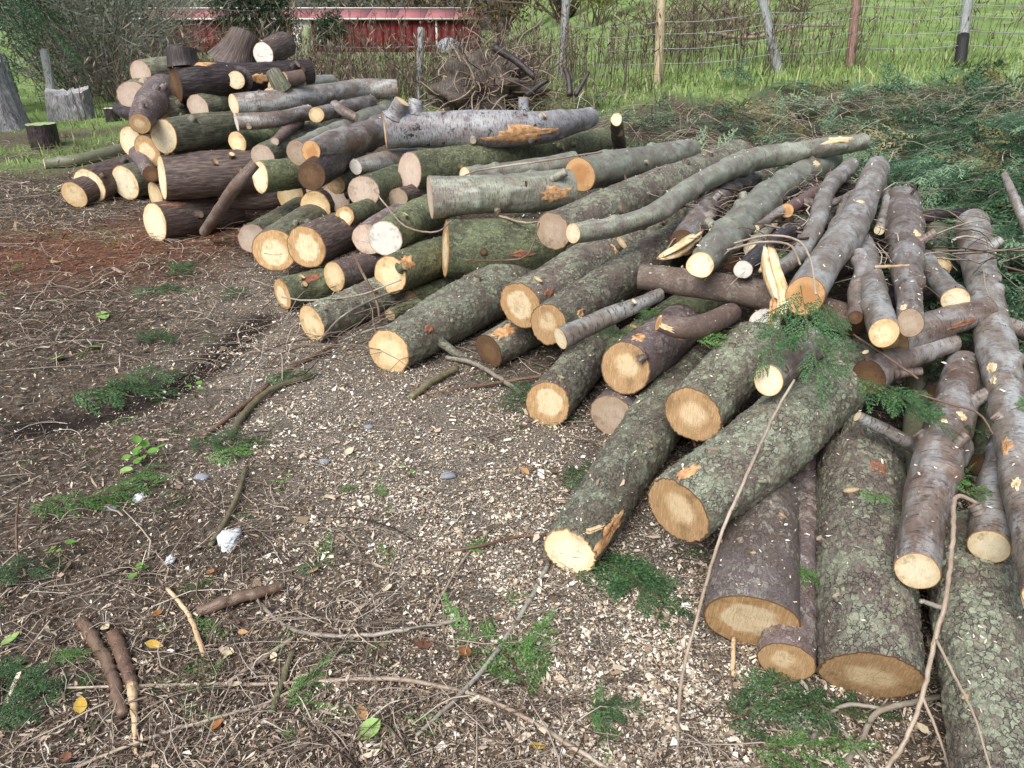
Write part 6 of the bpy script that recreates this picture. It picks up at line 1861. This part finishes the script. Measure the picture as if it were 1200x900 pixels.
r = np.exp(rg.uniform(math.log(9.0), math.log(30), 46000))
a = np.radians(rg.uniform(-37, 37, 46000))
x, y = r * np.sin(a), r * np.cos(a)
zc, zs, zr, zg = zones(x, y)
cl = fbm(np.stack([x * 0.8, y * 0.8, x * 0], 1), 3, 12)
k = (rg.random(len(x)) < zg * np.clip(0.4 + 1.2 * cl, 0.05, 1) * np.where(x < 4, 0.7, 1.0)) & (heap(x, y) < 0.1)
x, y = x[k], y[k]
xb, yb = rg.uniform(-1, 9.5, 11000), rg.uniform(9.6, 14.0, 11000)
kb = (rg.random(11000) < zones(xb, yb)[3]) & (heap(xb, yb) < 0.12)
x, y = np.concatenate([x, xb[kb]]), np.concatenate([y, yb[kb]])
V, F = blades(x, y, rg.lognormal(math.log(0.075), 0.5, len(x)), rg.uniform(0.003, 0.007, len(x)) * (1 + 0.06 * y))
grass_m = tint_mat('grass', [(0.0, (0.06, 0.09, 0.03)), (0.4, (0.15, 0.225, 0.065)), (0.75, (0.27, 0.36, 0.12)), (1.0, (0.37, 0.36, 0.20))], 0.7, 0.2, False)
stuff_mesh('grass', 'green rough grass of the field beyond the fence', V, F, np.repeat(rg.random(len(x)), 5), grass_m)
# nearer moss-grass at the left
x = rg.uniform(-8, -3.0, 9000)
y = rg.uniform(7.2, 12, 9000)
zc, zs, zr, zg = zones(x, y)
k = rg.random(len(x)) < zg
x, y = x[k], y[k]
V, F = blades(x, y, rg.lognormal(math.log(0.05), 0.4, len(x)), rg.uniform(0.003, 0.006, len(x)))
stuff_mesh('mossy_grass', 'short mossy grass round the old stumps', V, F, np.repeat(rg.random(len(x)) * 0.9, 5), grass_m)
# dead dock and nettle stems
def weeds(x, y, h):
    n = len(x)
    m = 5
    k_ = np.linspace(0, 1, m)
    z = relief(x, y)
    lx, ly = rg.normal(0, 0.12, n), rg.normal(0, 0.12, n)
    C = np.stack([x[:, None] + lx[:, None] * k_ * h[:, None] + rg.normal(0, 0.008, (n, m)), y[:, None] + ly[:, None] * k_ * h[:, None], z[:, None] + k_ * h[:, None]], -1)
    rr = (rg.uniform(0.004, 0.008, n))[:, None] * (1 - 0.5 * k_)
    vs = [C + rr[..., None] * np.array([math.cos(t), math.sin(t), 0]) for t in (0, 2.1, 4.2)]
    V = np.stack(vs, 2).reshape(-1, 3)
    gf = grid_faces(m, 3)
    F = (gf[None] + (np.arange(n) * m * 3)[:, None, None]).reshape(-1, 4)
    return V, F, C


x1 = rg.uniform(-6.5, 5.6, 3800)
y1 = rg.uniform(12.0, 17.5, 3800) + np.maximum(0, x1) * 0.2
dens = np.clip(0.75 + 0.7 * fbm(np.stack([x1 * 0.6, y1 * 0.6, x1 * 0], 1), 2, 3) - 0.12 * np.maximum(0, x1), 0.05, 1)
k = rg.random(3800) < dens
x2 = rg.uniform(5, 12, 160)
y2 = rg.uniform(12.5, 20, 160)
x3 = rg.uniform(-10, -5, 60)
y3 = rg.uniform(12.6, 17, 60)
x, y = np.concatenate([x1[k], x2, x3]), np.concatenate([y1[k], y2, y3])
h = rg.lognormal(math.log(0.7), 0.35, len(x))
V, F, C = weeds(x, y, h)
parts = [(V, [F], np.repeat(rg.random(len(x)) * 0.6, 15))]
# seed heads and side sprays
for lvl in (2, 3, 4, 4):
    p = C[:, lvl] + rg.normal(0, 0.012, (len(x), 3))
    for rep in range(2):
        d = np.stack([rg.normal(0, 0.5, len(x)), rg.normal(0, 0.5, len(x)), rg.uniform(0.5, 1, len(x))], 1) * rg.uniform(0.06, 0.2, (len(x), 1))
        s = np.stack([rg.normal(0, 1, len(x)), rg.normal(0, 1, len(x)), rg.normal(0, 0.3, len(x))], 1)
        s /= np.linalg.norm(s, axis=1)[:, None]
        s *= rg.uniform(0.004, 0.014, (len(x), 1))
        V = np.stack([p, p + d * 0.6 + s, p + d, p + d * 0.6 - s], 1).reshape(-1, 3)
        parts.append((V, [np.arange(len(V)).reshape(-1, 4)], np.repeat(rg.random(len(x)) * 0.75, 4)))
V, F, tt = merge(parts)
dead_m = tint_mat('dead_stem', [(0.0, lin(66, 54, 48)), (0.4, lin(104, 90, 80)), (0.7, lin(140, 128, 112)), (1.0, lin(176, 166, 144))], 0.85, 0.15, False)
stuff_mesh('dead_weeds', 'dead brown weed stems standing along and behind the fence', V, F, tt, dead_m)

# ------------------------------------------------------------------ red shed
sh = np.array([-11.0, 46.0, 0.0])
sh[2] = float(ground_z(sh[0], sh[1])) - 0.22
shed = thing('red_shed', 'long low red shed with pinkish-red tin roof beyond the fence', 'shed', sh)


def box(x0, x1, y0, y1, z0, z1):
    V = np.array([(x, y, z) for x in (x0, x1) for y in (y0, y1) for z in (z0, z1)], float)
    F = np.array([(0, 1, 3, 2), (4, 6, 7, 5), (0, 4, 5, 1), (2, 3, 7, 6), (0, 2, 6, 4), (1, 5, 7, 3)])
    return V, F


def bobj(name, b, m, parent, rot=None):
    V, F = b
    return link(name, mesh_np(name, V, [F], False, dict(rest=V), [m]), parent)


RED = plain('red_paint', lin(108, 36, 38), 0.6, 3, 0.45)
ROOF = plain('red_tin_roof', lin(160, 102, 104), 0.5, 2, 0.3)
WHITE = plain('white_trim', lin(214, 214, 210), 0.6, 4, 0.2)
GLASS = NT('shed_window_glass').done((0.03, 0.04, 0.05), 0.1, None, 0.5)
W = 9.2
bobj('wall', box(-W, W, 0.05, 4.0, -0.3, 1.95), RED, shed)
for i in range(46):
    x0 = -W + i * 0.4
    bobj('board', box(x0 + 0.008, x0 + 0.392, 0.0 - 0.012 * (i % 3), 0.049, -0.3, 1.94), RED, shed)
rf = None
for i in range(12):
    x0 = -W - 0.25 + i * (2 * W + 0.5) / 12
    x1 = x0 + (2 * W + 0.5) / 12 - 0.03
    V = np.array([(x0, -0.3, 1.88), (x1, -0.3, 1.88), (x1, 2.1, 2.38), (x0, 2.1, 2.38), (x0, -0.3, 1.93), (x1, -0.3, 1.93), (x1, 2.1, 2.43), (x0, 2.1, 2.43)])
    F = np.array([(0, 1, 2, 3), (4, 7, 6, 5), (0, 4, 5, 1), (1, 5, 6, 2), (2, 6, 7, 3), (3, 7, 4, 0)])
    bobj('roof_sheet', (V, F), ROOF, shed)
    V2 = V.copy()
    V2[:, 1] = 4.2 - V2[:, 1]
    bobj('roof_sheet', (V2 + np.array([0, 0.012, 0.0]), F[:, ::-1]), ROOF, shed)
bobj('ridge_cap', box(-W - 0.25, W + 0.25, 1.98, 2.24, 2.42, 2.48), WHITE, shed)
bobj('fascia', box(-W - 0.24, W + 0.24, -0.34, -0.305, 1.83, 1.92), WHITE, shed)
bobj('verge_trim', box(W + 0.255, W + 0.32, -0.35, 4.3, 1.85, 2.0), WHITE, shed)
for xd in (-1.2, 6.9):
    bobj('downpipe', box(xd - 0.05, xd + 0.05, -0.10, -0.03, -0.2, 1.95), WHITE, shed)
for i, xr in enumerate((-7.4, -5.1, 2.2, 4.6)):
    bobj('panel_batten', box(xr - 0.04, xr + 0.04, -0.075, -0.037, -0.3, 1.9), RED, shed)
wf = bobj('window', box(-2.6, -1.7, -0.07, -0.03, 0.9, 1.8), WHITE, shed)
bobj('pane', box(-2.5, -1.8, -0.078, -0.071, 1.0, 1.7), GLASS, wf)
dr = bobj('door', box(-0.9, 0.1, -0.06, -0.03, -0.2, 1.85), WHITE, shed)
tank = at_depth(526, 42, 38.0)
tank[2] = float(ground_z(tank[0], tank[1]))
V, F = rock_mesh(3, 0.6, 0.5, 0.45, 24, 0.08, 2)
V[:, 2] += 0.3
tag(link('grey_drum', mesh_np('grey_drum', V, [F], True, None, [plain('drum_grey', lin(150, 156, 164), 0.5, 5, 0.2)]), None, tank), 'rounded pale grey container by the right end of the shed', 'container')

# ------------------------------------------------------------------ shrubs and trees of the background
def leaf_cloud(n, centre, rad, size, seed, up=0.3, hollow=0.35, aspect=0.5, squash=None):
    rg = np.random.default_rng(seed)
    d = rg.normal(0, 1, (n, 3))
    d /= np.linalg.norm(d, axis=1)[:, None]
    rr = (hollow + (1 - hollow) * rg.random(n) ** 0.6)
    lump = 1 + 0.35 * fbm(d * 2.2 + seed, 3, seed)
    p = centre + d * (rr * lump)[:, None] * np.array(rad)
    a = rg.normal(0, 1, (n, 3))
    a /= np.linalg.norm(a, axis=1)[:, None]
    b = np.cross(a, rg.normal(0, 1, (n, 3)))
    b /= np.linalg.norm(b, axis=1)[:, None]
    s = size * rg.uniform(0.6, 1.4, (n, 1))
    V = np.stack([p, p + a * s * 0.5 + b * s * aspect * 0.5, p + a * s, p + a * s * 0.5 - b * s * aspect * 0.5], 1).reshape(-1, 3)
    return V, np.arange(4 * n).reshape(-1, 4), np.repeat(rg.random(n), 4)


def branching(base, height, nst, spread, seed, r0=0.03, sub=5, droop=0.0):
    rg = np.random.default_rng(seed)
    parts = []
    for i in range(nst):
        a = rg.uniform(0, 6.28)
        d = np.array([math.cos(a) * spread, math.sin(a) * spread, 1.0]) * rg.uniform(0.6, 1.0)
        P = [np.array([rg.normal(0, 0.12), rg.normal(0, 0.12), -0.05])]
        for k in range(5):
            d = d + rg.normal(0, 0.22, 3) + np.array([0, 0, -droop])
            P.append(P[-1] + d * height / 5)
        D = catmull(P, 12)
        r1 = r0 * rg.uniform(0.4, 1.0)
        V, F, _ = tube(D, np.linspace(r1, r1 * 0.25, 12), 4)
        parts.append((V, F, np.full(len(V), rg.random())))
        for s in range(sub):
            q = D[rg.integers(3, 11)]
            dd = rg.normal(0, 1, 3) + np.array([0, 0, 0.6 - droop * 2])
            dd /= np.linalg.norm(dd)
            e = q + dd * height * rg.uniform(0.12, 0.3)
            V, F, _ = tube(catmull([q, (q + e) / 2 + rg.normal(0, 0.04, 3), e], 5), np.linspace(r1 * 0.4, r1 * 0.12, 5), 3)
            parts.append((V, F, np.full(len(V), rg.random())))
    return merge(parts)


shrub_m = {'grey': tint_mat('grey_twigs', [(0.0, lin(84, 80, 72)), (0.5, lin(126, 124, 112)), (1.0, lin(166, 166, 152))], 0.85, 0.15, False),
           'brown': tint_mat('brown_twigs', [(0.0, lin(58, 48, 44)), (0.5, lin(92, 78, 70)), (1.0, lin(140, 126, 112))], 0.85, 0.15, False)}
FOLT = foliage_mat('cypress_tree_green', (0.02, 0.06, 0.026), (0.045, 0.125, 0.05), (0.10, 0.21, 0.09))
LEAFC = {'holly': foliage_mat('holly_leaf', (0.012, 0.028, 0.014), (0.028, 0.055, 0.028), (0.06, 0.10, 0.055)),
         'olive': foliage_mat('olive_leaf', (0.06, 0.075, 0.048), (0.14, 0.165, 0.11), (0.26, 0.29, 0.21)),
         'rust': foliage_mat('rust_leaf', (0.07, 0.045, 0.022), (0.14, 0.095, 0.045), (0.22, 0.17, 0.08)),
         'lime': foliage_mat('yellow_green_leaf', (0.12, 0.15, 0.02), (0.22, 0.27, 0.04), (0.34, 0.38, 0.08))}


def shrub(name, label, u, v, t_, height, spread, nst, seed, twig='grey', leaves=None, nleaf=0, lsize=0.05, rad=None, group=None, cat='shrub', r0=0.03, droop=0.0):
    p = at_depth(u, v, t_)
    p[2] = float(ground_z(p[0], p[1]))
    root = thing(name, label, cat, p, group)
    V, F, tt = branching(p, height, nst, spread, seed, r0, 7, droop)
    link('branches', mesh_np('branches', V, F, True, dict(tint=tt), [shrub_m[twig]]), root)
    if leaves:
        V, F, tt = leaf_cloud(nleaf, np.array([0, 0, height * 0.62]), rad or (height * 0.45, height * 0.45, height * 0.5), lsize, seed)
        link('crown', mesh_np('crown', V, [F], False, dict(tint=tt), [LEAFC[leaves]]), root)
    return root


GB = 'grey twiggy thicket along the left'
for i, (u, t_, hh, lab) in enumerate([(75, 15.5, 3.2, 'grey twiggy shrub next to the dark cypress at the left'), (112, 16.5, 3.4, 'grey twiggy shrub above the green strip, second from the cypress'), (150, 17.5, 3.6, 'olive-grey twiggy shrub left of the round grey post'), (178, 19, 2.4, 'olive-grey shrub right behind the round grey post'), (130, 14.6, 2.2, 'low dark twiggy shrub before the grey thicket')]):
    shrub('twiggy_shrub', lab, u, 60, t_, hh, 0.55, 80, 200 + i, 'grey', 'olive', 2600, 0.07, (hh * 0.5, hh * 0.45, hh * 0.62), GB, 'shrub', 0.018, 0.04)
shrub('holly_bush', 'dense dark holly bush before the red shed', 300, 45, 27, 3.2, 0.4, 12, 5, 'brown', 'holly', 7000, 0.13, (1.35, 1.2, 1.7))
shrub('evergreen_bush', 'smaller dark evergreen bush at the shed window', 388, 45, 31, 1.75, 0.4, 8, 6, 'brown', 'holly', 2600, 0.12, (0.75, 0.7, 0.85))
shrub('small_shrub', 'pale yellow-green shrub between holly and shed', 338, 45, 28, 1.9, 0.4, 10, 8, 'grey', 'olive', 900, 0.10, (0.6, 0.6, 0.9))
shrub('autumn_tree', 'rusty-brown leaved tree beyond the right end of the shed', 585, 30, 40, 6.0, 0.5, 14, 9, 'brown', 'rust', 5200, 0.22, (3.0, 2.4, 3.2), 'trees beyond the field', 'tree', 0.08)
shrub('autumn_tree', 'brownish tree standing over the shed roof', 500, 20, 56, 8.5, 0.5, 14, 19, 'brown', 'rust', 5200, 0.3, (4.5, 3, 4.6), 'trees beyond the field', 'tree', 0.1)
shrub('far_tree', 'dull green tree behind the middle of the shed', 400, 20, 60, 9, 0.5, 12, 29, 'brown', 'olive', 5200, 0.32, (5, 3, 5), 'trees beyond the field', 'tree', 0.1)
shrub('far_tree', 'dull green tree behind the left part of the shed', 280, 20, 60, 9, 0.5, 12, 39, 'brown', 'olive', 5200, 0.32, (5, 3, 5), 'trees beyond the field', 'tree', 0.1)
shrub('far_tree', 'grey-green tree behind the grey thicket', 150, 20, 62, 9, 0.5, 12, 49, 'brown', 'olive', 6000, 0.26, (5, 3, 4.6), 'trees beyond the field', 'tree', 0.1)
shrub('far_tree', 'dark tree rising behind the cypress', 40, 20, 24, 7, 0.5, 12, 59, 'brown', 'holly', 6000, 0.2, (3.4, 2, 4.2), 'trees beyond the field', 'tree', 0.1)
shrub('lime_shrub', 'yellow-green leafed shrub at the top centre', 700, 20, 26, 2.6, 0.45, 16, 11, 'brown', 'lime', 2600, 0.12, (1.3, 1.0, 1.2))
shrub('far_tree', 'bare brownish tree behind the yellow-green shrub', 660, 20, 34, 5, 0.6, 40, 69, 'brown', 'rust', 900, 0.16, (3, 2, 2.6), 'trees beyond the field', 'tree', 0.06)
for i, (u, t_, hh, lab) in enumerate([(765, 21, 2.6, 'bare dark bramble thicket behind the tan post'), (815, 19, 2.4, 'bare dark bramble thicket left of the leaning post'), (855, 18, 2.2, 'bare thicket just left of the leaning post'), (930, 19, 1.8, 'sparse bare thicket right of the leaning post')]):
    shrub('bare_thicket', lab, u, 40, t_, hh * 0.8, 0.85, 30, 300 + i, 'brown', None, 0, 0, None, 'bare thickets behind the fence', 'shrub', 0.016, 0.06)
for i, (pp, lab) in enumerate([([(800, 56), (835, 47), (870, 42), (905, 34)], 'pale dead limb lying in the thicket behind the leaning post'), ([(830, 38), (880, 44), (935, 31), (990, 30)], 'second pale dead limb behind the leaning post'), ([(845, 10), (868, 26), (885, 50)], 'dark dead limb dropping through the thicket')]):
    P = [at_depth(u, v, 15.8 + 0.1 * k) for k, (u, v) in enumerate(pp)]
    V, F, rest = tube(catmull(P, 16), np.linspace(0.045, 0.02, 16), 6, 0.12, i)
    loc = V.mean(0)
    tag(link('dead_limb', mesh_np('dead_limb', V - loc, F, True, dict(rest=rest), [ROOTM[0 if i < 2 else 1]]), None, loc), lab, 'limb', 'dead limbs behind the fence')

# dark cypress at the top left
pt = at_depth(-40, 110, 12.6)
pt[2] = float(ground_z(pt[0], pt[1]))
cy = thing('cypress_tree', 'dark green cypress with hanging sprays in the top left corner', 'tree', pt)
V, F, rest = tube(catmull([(0, 0, -0.1), (0.05, 0, 2), (0, 0, 6.5)], 20), np.linspace(0.22, 0.05, 20), 14, 0.08, 3)
link('trunk', mesh_np('trunk', V, F, True, dict(rest=rest), [BARK['D']]), cy)
rg = np.random.default_rng(91)
parts = []
for i in range(400):
    z = rg.uniform(0.75, 6.3)
    rad = 1.75 * (1.08 - z / 6.8)
    a = rg.uniform(0, 6.28)
    rr = rad * (0.35 + 0.65 * rg.random() ** 0.6)
    p = np.array([math.cos(a) * rr, math.sin(a) * rr, z])
    M = rotm(a + rg.normal(0, 0.4), rg.uniform(-1.1, -0.35), rg.normal(0, 0.6)) * rg.uniform(0.45, 0.85)
    fr = FRC[i % 4]
    parts.append((fr[0] @ M.T + p, [fr[1]], np.clip(fr[2] * 0.7 + rg.uniform(-0.2, 0.3), 0, 1)))
V, F, tt = merge(parts)
link('crown', mesh_np('crown', V, F, False, dict(tint=tt), [FOLT]), cy)
# grey brush pile on the far side of the grass strip
rg = np.random.default_rng(14)
pb = on_ground(108, 92)
x = rg.normal(pb[0], 0.9, 420)
y = rg.normal(pb[1], 0.35, 420)
V, F, per = twig_mesh(x, y, rg.uniform(0.4, 1.2, 420), rg.uniform(0.004, 0.011, 420), rg, 0.28)
stuff_mesh('brush_pile', 'grey pile of dead brushwood behind the green strip', V, [F], np.repeat(rg.uniform(0.2, 0.8, 420), per), twig_m, True)
x = rg.uniform(-9.5, -4.5, 500)
y = rg.uniform(7.0, 10.5, 500)
V, F, per = twig_mesh(x, y, rg.uniform(0.25, 0.7, 500), rg.uniform(0.002, 0.005, 500), rg, 0.03)
stuff_mesh('far_left_twigs', 'dry twigs and straw before the old stumps at the left', V, [F], np.repeat(rg.uniform(0.3, 1, 500), per), twig_m, True)
